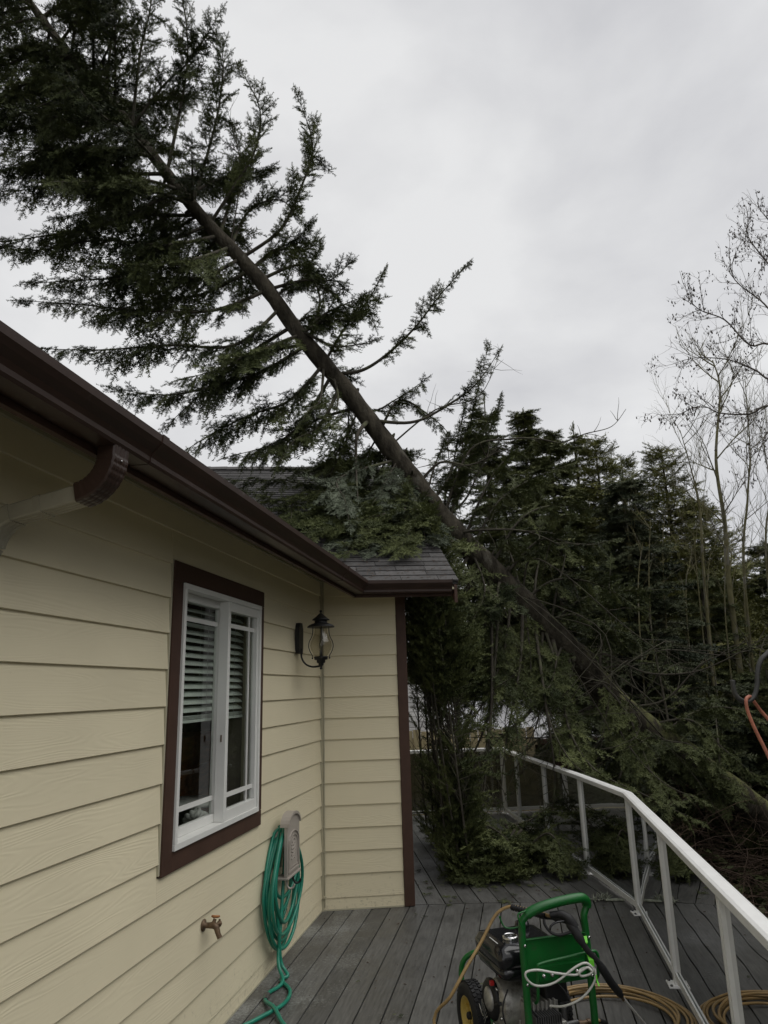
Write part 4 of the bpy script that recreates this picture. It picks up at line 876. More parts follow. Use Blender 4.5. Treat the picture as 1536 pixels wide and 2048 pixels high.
# ================================================================== VEGETATION
NR = np.random.default_rng(42)
def norm(a): return a/np.maximum(np.linalg.norm(a, axis=-1, keepdims=True), 1e-9)
def spray(seed, side_n=4, st=.036, nl=.092, nw=.030, lob=.46, flat=.35, three=True):
    """one bough spray: axis along +Y, unit length; triangles are needles and flat stem ribbons"""
    r = np.random.default_rng(seed); V = []; T = []
    def tri(a, b, c): k = len(V); V.extend([a, b, c]); T.append((k, k+1, k+2))
    def shoot(p, d, L, bend, nscale=1.0):
        n_ = max(3, int(L/st)); d = np.array(d, float)
        z = np.array([0, 0, 1.0]); 
        for i in range(n_):
            t = (i+.5)/n_; q = p + d*L*t + bend*(t*t)*L
            dd = norm(d+2*bend*t); sdv = norm(np.cross(dd, z)); zz = np.cross(sdv, dd)
            for sgn in ((-1, 1, 1 if i % 2 else -1) if three else (-1, 1)):
                a = r.uniform(-.5, 1.2)*flat*3; nd = norm(dd*r.uniform(.55, .95) + sgn*sdv*math.cos(a) + zz*math.sin(a))
                L2 = nl*nscale*r.uniform(.75, 1.15)*(1 if t < .85 else .7); ww = np.cross(nd, zz if abs(nd@zz) < .8 else sdv); ww = norm(ww)*nw*.5
                b0 = q + r.normal(0, .003, 3); tri(b0-dd*nw*.5, b0+dd*nw*.5, b0+nd*L2)
        e = p+d*L*1.02+bend*L; sdv = norm(np.cross(d, z))*.011
        tri(p-sdv, p+sdv, e)
    shoot(np.zeros(3), (0, 1, 0), 1.0, np.array([r.uniform(-.05, .05), 0, r.uniform(-.12, .05)]))
    for i in range(side_n):
        t = .08+.84*i/side_n
        for sg in (-1, 1):
            tt = t + r.uniform(-.02, .02)+(.03 if sg > 0 else 0); L = lob*(1-tt*.78)*r.uniform(.65, 1.15); an = RAD(r.uniform(28, 75))
            d = np.array([sg*math.sin(an), math.cos(an), r.uniform(-.55, .25)]); d = norm(d)
            shoot(np.array([0, tt, 0]), d, L, np.array([0, .08, r.uniform(-.18, .06)]))
            if L > .24 and three:
                for s3 in (-1, 1):
                    a3 = an + s3*RAD(42); shoot(np.array([0, tt, 0])+d*L*.45, norm(np.array([sg*math.sin(a3), math.cos(a3), -.08])), L*.45, np.zeros(3))
    return np.array(V), np.array(T)
def tuft(seed, n_=14, w=.20):
    """coarse spray for trees far off: a fan of narrow leaf shapes"""
    r = np.random.default_rng(seed); V = []; T = []
    for i in range(n_):
        t = .05+.9*i/n_; sg = -1 if i % 2 else 1; an = RAD(r.uniform(25, 65)); L = (.48*(1-t*.6))*r.uniform(.6, 1.2)
        d = norm(np.array([sg*math.sin(an), math.cos(an), r.uniform(-.45, .25)])); p = np.array([0, t, 0]); s_ = norm(np.cross(d, [0, 0, 1.0]))*w*.5*r.uniform(.6, 1.2); k = len(V)
        V += [p, p+d*L*.45+s_, p+d*L*.45-s_, p+d*L]; T += [(k, k+1, k+2), (k+1, k+3, k+2)]
    k = len(V); V += [np.array([-.02, 0, 0]), np.array([.02, 0, 0]), np.array([0, 1.05, -.05])]; T.append((k, k+1, k+2))
    return np.array(V), np.array(T)
SPR = [spray(i) for i in range(4)]
SPR_S = [spray(10+i, side_n=4, st=.06, nl=.12, nw=.05, lob=.48) for i in range(4)]
TUF = [tuft(20+i) for i in range(4)]
TUC = [spray(30+i, side_n=5, st=.06, nl=.10, nw=.055, lob=.5, three=False) for i in range(4)]
def scatter(name, temps, P, D, Nn, Sc, tint, m_, parent=None, fr=None, label=None, kind='stuff'):
    P, D, Nn, Sc, tint = map(lambda a: np.asarray(a, float), (P, D, Nn, Sc, tint))
    D = norm(D); X = norm(np.cross(D, Nn)); Z = np.cross(X, D)
    Vs = []; Ts = []; Tt = []; off = 0; pick = NR.integers(0, len(temps), len(P))
    for j, (V, T) in enumerate(temps):
        q = np.where(pick == j)[0]
        if not len(q): continue
        B = np.stack([X[q], D[q], Z[q]], 1)           # rows: local axes in world
        W = np.einsum('vk,nkc->nvc', V, B)*Sc[q][:, None, None] + P[q][:, None, :]
        nv = len(V); Vs.append(W.reshape(-1, 3)); idx = (T[None] + (np.arange(len(q))*nv)[:, None, None] + off).reshape(-1, 3); Ts.append(idx)
        Tt.append(np.clip(np.repeat(tint[q], nv)+NR.normal(0, .07, len(q)*nv), 0, 1)); off += nv*len(q)
    V = np.concatenate(Vs); T = np.concatenate(Ts); tt = np.concatenate(Tt)
    if fr is None: fr = FR[parent.name] if parent is not None else Matrix()
    inv = np.array(fr.inverted()); V = V@inv[:3, :3].T + inv[:3, 3]
    me = bpy.data.meshes.new(name); me.vertices.add(len(V)); me.vertices.foreach_set('co', V.astype(np.float32).ravel())
    me.loops.add(len(T)*3); me.loops.foreach_set('vertex_index', T.astype(np.int32).ravel())
    me.polygons.add(len(T)); me.polygons.foreach_set('loop_start', np.arange(0, len(T)*3, 3, dtype=np.int32))
    try: me.polygons.foreach_set('loop_total', np.full(len(T), 3, dtype=np.int32))
    except Exception: pass
    me.update(calc_edges=True)
    at_ = me.attributes.new('tint', 'FLOAT', 'POINT'); at_.data.foreach_set('value', tt.astype(np.float32))
    me.materials.append(m_); o = bpy.data.objects.new(name, me); put(o, parent, fr)
    if kind: o['kind'] = kind
    if label: o['label'] = label
    return o
TRIS = [0]
GNT = {}
def gn_group(key, temps, m_):
    if key in GNT: return GNT[key]
    col = bpy.data.collections.new('spray_shapes_'+key)
    for j, (V, T) in enumerate(temps):
        me = bpy.data.meshes.new('spray'); me.from_pydata([tuple(v) for v in V], [], [tuple(int(i) for i in t) for t in T]); me.materials.append(m_)
        col.objects.link(bpy.data.objects.new('spray_%02d' % j, me))
    ng = bpy.data.node_groups.new('scatter_'+key, 'GeometryNodeTree')
    ng.interface.new_socket('Geometry', in_out='INPUT', socket_type='NodeSocketGeometry'); ng.interface.new_socket('Geometry', in_out='OUTPUT', socket_type='NodeSocketGeometry')
    N, L = ng.nodes, ng.links
    gi, go, ip, ci, ar = N.new('NodeGroupInput'), N.new('NodeGroupOutput'), N.new('GeometryNodeInstanceOnPoints'), N.new('GeometryNodeCollectionInfo'), N.new('FunctionNodeAxesToRotation')
    ci.inputs[0].default_value = col; ci.inputs[1].default_value = True; ci.inputs[2].default_value = True
    ar.primary_axis = 'Y'; ar.secondary_axis = 'Z'
    def na(nm, ty):
        a = N.new('GeometryNodeInputNamedAttribute'); a.data_type = ty; a.inputs['Name'].default_value = nm; return a.outputs['Attribute']
    L.new(gi.outputs[0], ip.inputs['Points']); L.new(ci.outputs[0], ip.inputs['Instance']); ip.inputs['Pick Instance'].default_value = True
    L.new(na('pick', 'INT'), ip.inputs['Instance Index']); L.new(na('dir', 'FLOAT_VECTOR'), ar.inputs[0]); L.new(na('nrm', 'FLOAT_VECTOR'), ar.inputs[1])
    L.new(ar.outputs[0], ip.inputs['Rotation']); L.new(na('size', 'FLOAT'), ip.inputs['Scale']); L.new(ip.outputs[0], go.inputs[0])
    GNT[key] = ng; return ng
def scatter_gn(name, key, temps, P, D, Nn, Sc, tint, m_, parent, kind='stuff', label=None):
    P, D, Nn, Sc, tint = map(lambda a: np.asarray(a, float), (P, D, Nn, Sc, tint))
    D = norm(D); X = norm(np.cross(D, Nn)); Z = np.cross(X, D); n_ = len(P)
    fr = FR[parent.name] if parent is not None else Matrix(); inv = np.array(fr.inverted()); P = P@inv[:3, :3].T + inv[:3, 3]
    me = bpy.data.meshes.new(name); me.vertices.add(n_); me.vertices.foreach_set('co', P.astype(np.float32).ravel())
    for nm, ty, arr in (('dir', 'FLOAT_VECTOR', D), ('nrm', 'FLOAT_VECTOR', Z)): me.attributes.new(nm, ty, 'POINT').data.foreach_set('vector', arr.astype(np.float32).ravel())
    for nm, arr in (('size', Sc), ('tint', tint)): me.attributes.new(nm, 'FLOAT', 'POINT').data.foreach_set('value', arr.astype(np.float32))
    me.attributes.new('pick', 'INT', 'POINT').data.foreach_set('value', NR.integers(0, len(temps), n_).astype(np.int32))
    me.materials.append(m_); me.update(); o = bpy.data.objects.new(name, me); put(o, parent, fr)
    md = o.modifiers.new('scatter', 'NODES'); md.node_group = gn_group(key, temps, m_); o['kind'] = kind
    if label: o['label'] = label
    return o
def vnp(v): return np.array((v.x, v.y, v.z))

def settle(p):
    """keep limbs above the roof and the deck they lie on"""
    if p.x < XR and YE-.1 < p.y < RIDGE_Y: p.z = max(p.z, wroof(0, p.y)+.07)
    elif .8 < p.x < 2.75 and 6.3 < p.y < 10.8: p.z = max(p.z, .05)
    return p
def inhouse(p): return (p[0] < XR+.02 and YE-.05 < p[1] < RIDGE_Y and p[2] < wroof(0, p[1])+.01) or (p[0] < .80 and p[1] > 6.4 and p[2] < 3.0) or (p[0] > .8 and p[0] < 2.8 and 6.3 < p[1] < 10.8 and p[2] < .02)
class Fol:
    def __init__(s): s.P = []; s.D = []; s.N = []; s.S = []; s.t = []
    def add(s, p, d, n, sc, t):
        # the broken limbs beside the far railing lost most of their needles
        if .8 < p[0] < 2.75 and 6.8 < p[1] < 9.6:
            if .85 < p[2] < 1.68 and rng.random() < .88: return
            if .34 < p[2] <= .9 and rng.random() < (.72 if p[0] > 1.75 else .6): return
        s.P.append(p); s.D.append(d); s.N.append(n); s.S.append(sc); s.t.append(t)
    def emit(s, name, temps, m_, parent, gn=None, **k):
        for a in range(len(s.N)):
            if abs(np.dot(norm(s.D[a]), norm(s.N[a]))) > .97: s.N[a] = s.N[a]+np.array([.4, .3, .1])
        if gn: return scatter_gn(name, gn, temps, s.P, s.D, s.N, s.S, s.t, m_, parent, **k)
        TRIS[0] += int(len(s.P)*np.mean([len(T) for V, T in temps])); return scatter(name, temps, s.P, s.D, s.N, s.S, s.t, m_, parent, **k)

def limb(tree, fol, pts, r0, bushy=.42, dens=1.0, bare=.12, droop=.35, tint=.5, gap=.10, upturn=0, sub=True, rr=None, taper=.12, side=.8):
    rr = rr or rng
    path = smooth_path([settle(Vector(p)) for p in pts], 7)
    L = [0]
    for a, b in zip(path[:-1], path[1:]): L.append(L[-1]+(b-a).length)
    tot = L[-1]
    mb = MB().tube(path, [r0*(1-(1-taper)*l/tot) for l in L], 6)
    s = bare*tot; k = 0; i = 0
    while s < tot:
        while L[i+1] < s and i < len(L)-2: i += 1
        f_ = (s-L[i])/max(1e-6, L[i+1]-L[i]); p = path[i].lerp(path[i+1], f_); t = (path[i+1]-path[i]).normalized(); u = s/tot
        prof = min(1, .65+1.2*(u-bare))*(1.0 if u < .55 else 1.0-.62*(u-.55)/.45)
        sd_ = t.cross(UP); sd_ = sd_.normalized() if sd_.length > .15 else Vector((1, 0, 0))
        for sg in (-1, 1):
            if rr.random() > dens: continue
            d = sd_*(sg*rr.uniform(side*.3, side*1.1)) + t*rr.uniform(.2, .9) + UP*(-droop*rr.uniform(-.4, 1.9)+upturn*rr.uniform(-.2, 1.2)+rr.uniform(-.2, .25))
            d.normalize(); sc = bushy*prof*rr.uniform(.5, 1.3)
            if inhouse(vnp(p+d*sc*.8)): d = (d+UP*.8).normalized()
            n_ = (UP + t*.3 + sd_*rr.uniform(-.4, .4)); fol.add(vnp(p), vnp(d), vnp(n_), sc, min(1, max(0, tint+rr.gauss(0, .2))))
            if sub and sc > .2:
                e = p + d*sc*.5; mb.tube([p, e], [.005, .003], 3, caps=False)
        if rr.random() < .45*dens*min(1, droop*2.5):           # hanging spray under the limb
            d = (-UP + t*.4 + sd_*rr.uniform(-.4, .4)).normalized()
            if not inhouse(vnp(p+d*bushy*.5)): fol.add(vnp(p), vnp(d), vnp(sd_*rr.choice((-1, 1))+t*.2), bushy*prof*rr.uniform(.5, .95), min(1, max(0, tint-.15+rr.gauss(0, .15))))
        s += gap*1.15*rr.uniform(.5, 1.6)
    t = (path[-1]-path[-2]).normalized()
    if dens > .05: fol.add(vnp(path[-1]-t*.08), vnp(t), vnp(UP+Vector((.1, .1, 0))), bushy*.6, tint)
    return obj('branch', mb, M['limb'], tree)

# ---------------------------------------------------- the fallen fir
TK = [((1900, 1900), 10.3, .28), ((1700, 1760), 9.9, .26), ((1536, 1640), 9.6, .235), ((1400, 1535), 9.4, .215), ((1240, 1415), 9.15, .195), ((1165, 1325), 8.95, .185), ((1085, 1245), 8.75, .18), ((960, 1120), 8.4, .172), ((872, 1022), 8.2, .16), ((812, 940), 8.1, .150), ((700, 790), 8.0, .140), ((600, 670), 7.9, .128), ((520, 560), 7.8, .115), ((400, 430), 7.7, .100), ((320, 330), 7.6, .092), ((230, 215), 7.5, .082), ((100, 60), 7.4, .065), ((0, -80), 7.4, .05), ((-150, -280), 7.3, .02)]
tpts = [at(*p, Y) for p, Y, r in TK]; trad = [r*(.90 if Y > 8.3 else .76+.14*max(0, (Y-8.0)/.3)) for _, Y, r in TK]
tpath = smooth_path(tpts, 6); trr = []
for i in range(len(trad)-1): trr += [trad[i]+(trad[i+1]-trad[i])*j/6 for j in range(6)]
trr.append(trad[-1])
base = tpath[0]
fir = thing('fallen_fir_tree', 'large dark green fir blown over and leaning with its trunk across the roof edge', 'tree', Matrix.Translation(base))
tr = random.Random(5)
trr2 = [r*(1+.05*math.sin(i*1.7)+tr.uniform(-.05, .05)) for i, r in enumerate(trr)]
trunk = obj('trunk', MB().tube(tpath, trr2, 18), M['bark'], fir)
for k in range(34):                                  # snapped stubs and knots
    i = tr.randrange(8, len(tpath)-30); p = tpath[i].lerp(tpath[i+1], tr.random()); t = (tpath[i+1]-tpath[i]).normalized(); a = tr.uniform(0, 6.28)
    e1 = t.orthogonal().normalized(); e2 = t.cross(e1); o_ = e1*math.cos(a)+e2*math.sin(a); L = tr.choice((.02, .03, .05, .10)); r_ = tr.uniform(.010, .024)
    q0 = p+o_*trr[i]*.7; obj('stub', MB().tube([q0, q0+o_*trr[i]*.35, q0+(o_+t*.2)*(trr[i]*.35+L)], [r_*1.9, r_*1.2, r_*.6], 7), M['limb'], fir)
rp = MB(); bd = (tpath[0]-tpath[1]).normalized()
sx = bd.cross(UP).normalized(); sy = sx.cross(bd)
for k in range(13):
    a = 2*math.pi*k/13+tr.uniform(-.2, .2); o_ = sx*math.cos(a)+sy*math.sin(a)
    rp.tube([base-bd*.1+o_*.15, base+bd*.12+o_*.45, base+bd*.25+o_*tr.uniform(.8, 1.25)], [.14, .08, .02], 6)
rp.ball(base+bd*.05, .42, 6)
obj('root_plate', rp, M['soil'], fir)
def tr_at(px):                                       # trunk point whose picture x is px
    best = min(range(len(tpath)), key=lambda i: abs(proj_x(tpath[i])-px)); return best
def proj_x(p):
    q = p-Vector((0, 0, CAM_H)); return 768+FPX*q.dot(_R)/q.dot(_f)
TX = [proj_x(p) for p in tpath]
def troot(px): i = min(range(len(TX)), key=lambda k: abs(TX[k]-px)); return tpath[i].copy(), trr[i], (tpath[min(i+1, len(tpath)-1)]-tpath[max(i-1, 0)]).normalized()
F1 = Fol(); F2 = Fol()
def pl(start, *pts, r=.028, fol=None, **k):
    """a limb from the trunk at picture x=start through sight points (x, y, depth)"""
    p0, rad, t = troot(start)
    w = [p0]+[at(*p) for p in pts]
    return limb(fir, fol or F1, w, r, **k)
# limbs reaching left over the roof
LEFT = [
 (330, (200, 352, 7.5), (90, 375, 7.3), (-10, 385, 7.2)), (360, (230, 440, 7.3), (100, 470, 7.1), (-20, 485, 7.0)),
 (430, (330, 490, 7.4), (200, 480, 7.2), (80, 500, 7.1), (0, 488, 7.0)), (300, (180, 300, 7.3), (60, 330, 7.2), (-30, 350, 7.0)),
 (480, (400, 555, 7.5), (290, 555, 7.3), (170, 560, 7.2), (70, 566, 7.1)), (540, (430, 620, 7.6), (300, 622, 7.4), (170, 610, 7.3), (58, 602, 7.2)),
 (560, (470, 690, 7.6), (340, 690, 7.4), (200, 700, 7.3), (78, 697, 7.2)), (500, (400, 590, 7.9), (300, 600, 8.0), (190, 640, 8.1)),
 (610, (530, 740, 7.7), (440, 770, 7.5), (330, 790, 7.4), (235, 778, 7.3)), (640, (580, 800, 7.7), (500, 830, 7.5), (420, 870, 7.4), (365, 905, 7.3)),
 (600, (520, 700, 7.4), (430, 740, 7.2), (360, 760, 7.1)), (580, (480, 720, 8.1), (400, 790, 8.3), (340, 845, 8.4)),
 (240, (130, 240, 7.3), (30, 260, 7.1), (-60, 270, 7.0)), (200, (90, 160, 7.2), (0, 190, 7.1), (-80, 210, 7.0)),
 (150, (70, 90, 7.2), (-10, 110, 7.1), (-70, 120, 7.0)), (660, (600, 850, 7.9), (540, 890, 7.7), (470, 910, 7.6)),
 (690, (640, 850, 7.7), (590, 880, 7.5), (560, 925, 7.4)), (400, (320, 430, 7.9), (220, 420, 8.1), (120, 435, 8.2)),
 (460, (380, 520, 7.2), (270, 530, 7.0), (180, 525, 6.9)),
]
for l in LEFT:
    pl(l[0], *l[1:], r=.026, bushy=.50, gap=.085, droop=.55, bare=.10, tint=tr.uniform(.25, .6))
# limbs sweeping up on the sky side
RIGHT = [
 (480, (560, 460, 7.6), (600, 380, 7.5), (625, 290, 7.4), (592, 185, 7.3)), (420, (470, 370, 7.5), (510, 300, 7.4), (520, 220, 7.3), (482, 140, 7.2)),
 (380, (420, 290, 7.4), (440, 200, 7.3), (445, 110, 7.2), (415, 40, 7.1)), (520, (600, 530, 7.7), (640, 570, 7.6), (670, 590, 7.5)),
 (330, (360, 220, 7.4), (375, 120, 7.3), (370, 30, 7.2), (350, -60, 7.1)), (540, (610, 560, 7.6), (660, 560, 7.5), (700, 525, 7.4)),
 (500, (560, 500, 7.9), (610, 500, 8.0), (640, 480, 8.1)), (600, (650, 640, 7.8), (700, 640, 7.7), (728, 600, 7.6)), (590, (660, 690, 7.7), (710, 690, 7.6), (748, 680, 7.5)),
 (260, (280, 110, 7.3), (300, 20, 7.2), (310, -70, 7.1)), (200, (225, 60, 7.3), (240, -40, 7.2)), (450, (500, 420, 7.9), (560, 400, 8.0), (600, 440, 8.1)),
 (430, (480, 330, 7.8), (470, 260, 7.9)), (610, (640, 600, 8.0), (620, 540, 8.1), (640, 500, 8.1)),
]
for l in RIGHT:
    pl(l[0], *l[1:], r=.024, bushy=.36, gap=.075, droop=.1, upturn=.5, bare=.18, tint=tr.uniform(.3, .65), side=.7)
pl(660, (720, 742, 7.9), (770, 712, 7.8), (830, 655, 7.7), (880, 590, 7.6), (935, 530, 7.5), r=.024, bushy=.33, gap=.085, droop=.35, upturn=.3, bare=.30, tint=.6)
pl(740, (820, 845, 7.9), (880, 820, 7.9), (950, 770, 7.9), (1000, 700, 7.8), r=.024, bushy=.28, gap=.11, droop=.3, upturn=.3, bare=.35, tint=.6, dens=.8)
pl(750, (800, 800, 8.1), (870, 840, 8.2), (900, 870, 8.2), r=.022, bushy=.34, droop=.6, bare=.2, tint=.5)
pl(690, (740, 820, 8.1), (790, 800, 8.1), (850, 760, 8.0), r=.02, bushy=.34, droop=.6, bare=.2, tint=.45)
# random limbs round the trunk
def fill(px0, px1, n_, Lr, keep, **k):
    for j in range(n_):
        p0, rad, t = troot(px0+(px1-px0)*(j+tr.random())/n_)
        a = tr.uniform(0, 2*math.pi); e1 = t.cross(Vector((0, 1, 0))).normalized(); e2 = t.cross(e1).normalized()
        d = (e1*math.cos(a)+e2*math.sin(a)); d = (d + t*tr.uniform(.1, .5)).normalized()
        if not keep(d): continue
        L = tr.uniform(*Lr); pts = [p0, p0+d*L*.35, p0+d*L*.7-UP*.10*L, p0+d*L-UP*L*tr.uniform(.0, .25)]
        if pts[-1].x < XR and pts[-1].z < wroof(0, pts[-1].y)+.1 and pts[-1].y < RIDGE_Y: 
            if tr.random() < .5: continue
        limb(fir, F1, pts, .022, tint=tr.uniform(.2, .6), **k)
fill(-60, 400, 38, (1.2, 2.1), lambda d: True, bushy=.50, gap=.105, droop=.5)
fill(390, 800, 24, (1.0, 1.9), lambda d: d.y > -.15, bushy=.42, gap=.10, droop=.4)
fill(880, 1300, 30, (1.2, 2.2), lambda d: d.y > .05 or (d.z < -.3 and d.x < -.2), bushy=.46, gap=.11, droop=.75)
fill(1250, 1560, 14, (1.2, 2.2), lambda d: d.y > .1, bushy=.42, gap=.12, droop=.6)
fill(-40, 390, 30, (.8, 1.4), lambda d: d.y < .1, bushy=.44, gap=.10, droop=.6)
fill(880, 1010, 5, (.6, 1.1), lambda d: d.z < -.2 and d.x < 0, bushy=.42, gap=.09, droop=.9)
for k_ in range(15):                                # limbs shed in a low heap on the deck
    x0, y0 = tr.uniform(1.15, 2.1), tr.uniform(7.25, 8.1); a_ = tr.uniform(2.6, 6.6); L_ = tr.uniform(.6, 1.05)
    x1 = min(2.45, max(.92, x0+math.cos(a_)*L_)); y1 = max(7.0, y0+math.sin(a_)*L_*.8)
    limb(fir, F1, [Vector((x0, y0, tr.uniform(.15, .5))), Vector(((x0+x1)/2, (y0+y1)/2, tr.uniform(.15, .4))), Vector((x1, y1, .06))], .014, bushy=.40, gap=.06, droop=.2, upturn=.15, bare=.0, tint=tr.uniform(.35, .8), sub=False)
for k_ in range(17):                                # and heaped on the shingles under the trunk
    x0, y0 = tr.uniform(-.3, 1.1), tr.uniform(6.9, 8.8); a_ = tr.uniform(3.1, 5.6); L_ = tr.uniform(.6, 1.1)
    x1, y1 = min(1.2, x0+math.cos(a_)*L_), max(6.42, y0+math.sin(a_)*L_)
    limb(fir, F1, [Vector((x0, y0, wroof(0, y0)+.25)), Vector(((x0+x1)/2, (y0+y1)/2, wroof(0, (y0+y1)/2)+.2)), Vector((x1, y1, wroof(0, y1)+.1))], .014, bushy=.38, gap=.065, droop=.2, upturn=.3, bare=.0, tint=tr.uniform(.3, .8), sub=False) if x1 > valley_x(y1)+.1 else None
# boughs lying on the roof
ROOF = [(760, (700, 960, 8.3), (640, 985, 7.9), (560, 1000, 7.6), (480, 985, 7.4)), (780, (740, 1000, 7.9), (690, 1040, 7.3), (640, 1060, 6.9), (600, 1075, 6.6)),
 (800, (770, 1020, 7.6), (750, 1070, 7.0), (735, 1120, 6.5)), (820, (800, 1020, 7.6), (800, 1060, 7.2), (830, 1085, 6.9), (880, 1090, 6.8)), (700, (690, 900, 8.4), (660, 930, 8.6), (600, 950, 8.6)),
 (720, (650, 960, 8.2), (560, 960, 8.0), (450, 960, 7.6)), (790, (720, 1050, 7.2), (690, 1080, 6.8), (640, 1100, 6.5)), (840, (840, 1020, 7.8), (860, 1060, 7.3), (885, 1080, 6.9)), (810, (760, 1040, 7.4), (700, 1100, 6.6), (680, 1120, 6.45)),
 (770, (700, 930, 8.8), (640, 935, 9.2), (560, 940, 9.5))]
for j, l in enumerate(ROOF):
    pl(l[0], *l[1:], r=.012, bushy=.38, gap=.07, droop=.15, bare=.08, tint=tr.uniform(.3, .8), fol=F2 if j in (2, 3, 6, 7) else F1)
pl(745, (715, 870, 7.7), (712, 930, 7.7), (716, 1000, 7.2), r=.03, bushy=.25, dens=.5, gap=.12, bare=.5, tint=.6, fol=F2)
pl(655, (640, 800, 7.6), (618, 820, 7.4), (600, 850, 7.3), r=.022, bushy=.40, dens=.9, gap=.1, bare=.5, tint=.5)
pl(790, (680, 955, 7.6), (690, 1000, 7.1), (700, 1050, 6.8), r=.02, bushy=.36, gap=.08, bare=.2, tint=.95, fol=F2)
# boughs hanging past the wing corner down onto the deck
HANG = [(1000, (985, 1390, 7.9), (965, 1560, 7.7), (950, 1700, 7.5)), (1040, (1040, 1330, 8.2), (1010, 1500, 8.0), (1000, 1640, 7.8)),
 (940, (890, 1200, 8.0), (860, 1320, 8.0), (845, 1420, 7.9)), (980, (960, 1280, 8.3), (930, 1380, 8.5), (900, 1450, 8.6)), (1060, (1090, 1400, 8.0), (1110, 1560, 7.9), (1090, 1660, 7.7), (1040, 1700, 7.6)),
 (1090, (1130, 1380, 8.3), (1160, 1480, 8.1), (1170, 1560, 8.0)), (960, (900, 1260, 8.4), (870, 1380, 8.8), (850, 1460, 9.0))]
for l in HANG: pl(l[0], *l[1:], r=.024, bushy=.40, gap=.10, droop=.5, bare=.22, tint=tr.uniform(.3, .55), dens=.85)
DECK = [((960, 1640, 7.6), (930, 1720, 7.4), (880, 1750, 7.2), (842, 1765, 7.1)), ((970, 1650, 7.6), (980, 1740, 7.4), (1000, 1752, 7.3), (1040, 1740, 7.35)), ((950, 1660, 7.5), (930, 1740, 7.2), (940, 1770, 7.05), (960, 1775, 7.0)),
 ((1000, 1640, 7.8), (1060, 1700, 7.7), (1090, 1690, 7.8)), ((900, 1650, 7.9), (870, 1700, 7.6), (850, 1720, 7.5)), ((1080, 1640, 7.9), (1100, 1620, 8.0), (1120, 1590, 8.0)), ((940, 1700, 7.4), (900, 1760, 7.05), (860, 1775, 7.0)), ((980, 1680, 7.7), (940, 1690, 8.0), (890, 1640, 8.8)),
 ((930, 1690, 7.5), (1000, 1720, 7.5), (1070, 1715, 7.5)), ((880, 1640, 8.5), (850, 1620, 9.0), (835, 1640, 8.9))]
for k_ in range(9):
    x0 = tr.uniform(890, 1050); a_ = tr.uniform(840, 1110); yb = 1785-max(0, a_-970)*.95
    y0_ = 1715 if k_ % 3 else 1660; DECK.append(((x0, y0_, 7.55), ((x0+a_)/2, (y0_+yb)/2+5, 7.35), (a_, yb-tr.uniform(0, 50), 7.15+max(0, a_-980)*.006)))
for j, l in enumerate(DECK): limb(fir, F1, [at(*p) for p in l], .016, bushy=.42, gap=.07, droop=.12, upturn=.25, bare=.05, tint=tr.uniform(.4, .95) if j % 3 == 0 else tr.uniform(.3, .6))
# boughs over the railing towards the right
for l in [(1150, (1130, 1420, 8.2), (1180, 1530, 7.6), (1290, 1590, 7.2), (1390, 1640, 7.0)), (1200, (1250, 1480, 8.4), (1320, 1560, 8.0), (1400, 1600, 7.7)), (1120, (1090, 1400, 8.1), (1140, 1520, 7.6), (1220, 1570, 7.3)),
          (1270, (1340, 1500, 8.9), (1420, 1560, 8.8), (1500, 1600, 8.7)), (1300, (1380, 1440, 9.0), (1450, 1500, 8.8), (1520, 1560, 8.7)), (1180, (1250, 1420, 8.6), (1300, 1540, 8.2), (1330, 1620, 7.9)), (1330, (1400, 1420, 9.2), (1480, 1420, 9.2), (1540, 1460, 9.1))]:
    pl(l[0], *l[1:], r=.022, bushy=.40, gap=.085, droop=.5, bare=.15, tint=tr.uniform(.4, .7))
for l in [(900, (925, 920, 8.3), (945, 830, 8.3), (960, 760, 8.2), (975, 700, 8.1)), (880, (930, 930, 8.4), (980, 860, 8.4), (1000, 800, 8.4)), (860, (900, 950, 8.3), (915, 880, 8.4), (930, 810, 8.4)), (850, (870, 930, 8.3), (890, 890, 8.3), (930, 860, 8.2))]:
    pl(l[0], *l[1:], r=.018, bushy=.34, gap=.08, droop=.35, upturn=.3, bare=.12, tint=tr.uniform(.35, .6))
# masses above the trunk on the right
for l in [(930, (960, 1000, 8.2), (1000, 930, 8.3), (1050, 900, 8.4)), (980, (1040, 1040, 8.3), (1110, 1010, 8.3), (1180, 1020, 8.3)), (1000, (1080, 1080, 8.4), (1160, 1090, 8.4), (1230, 1080, 8.5)), (900, (920, 960, 8.4), (960, 880, 8.6), (980, 830, 8.7)),
          (950, (1000, 1000, 8.7), (1080, 950, 9.0), (1140, 930, 9.2)), (1040, (1110, 1160, 8.5), (1200, 1170, 8.5), (1280, 1220, 8.6)), (1080, (1150, 1230, 8.6), (1230, 1260, 8.7), (1310, 1290, 8.8)), (880, (890, 1000, 8.6), (900, 940, 8.8), (930, 900, 8.9)), (1100, (1160, 1200, 8.9), (1260, 1180, 9.2), (1330, 1180, 9.4))]:
    pl(l[0], *l[1:], r=.022, bushy=.40, gap=.09, droop=.6, bare=.15, tint=tr.uniform(.3, .6))
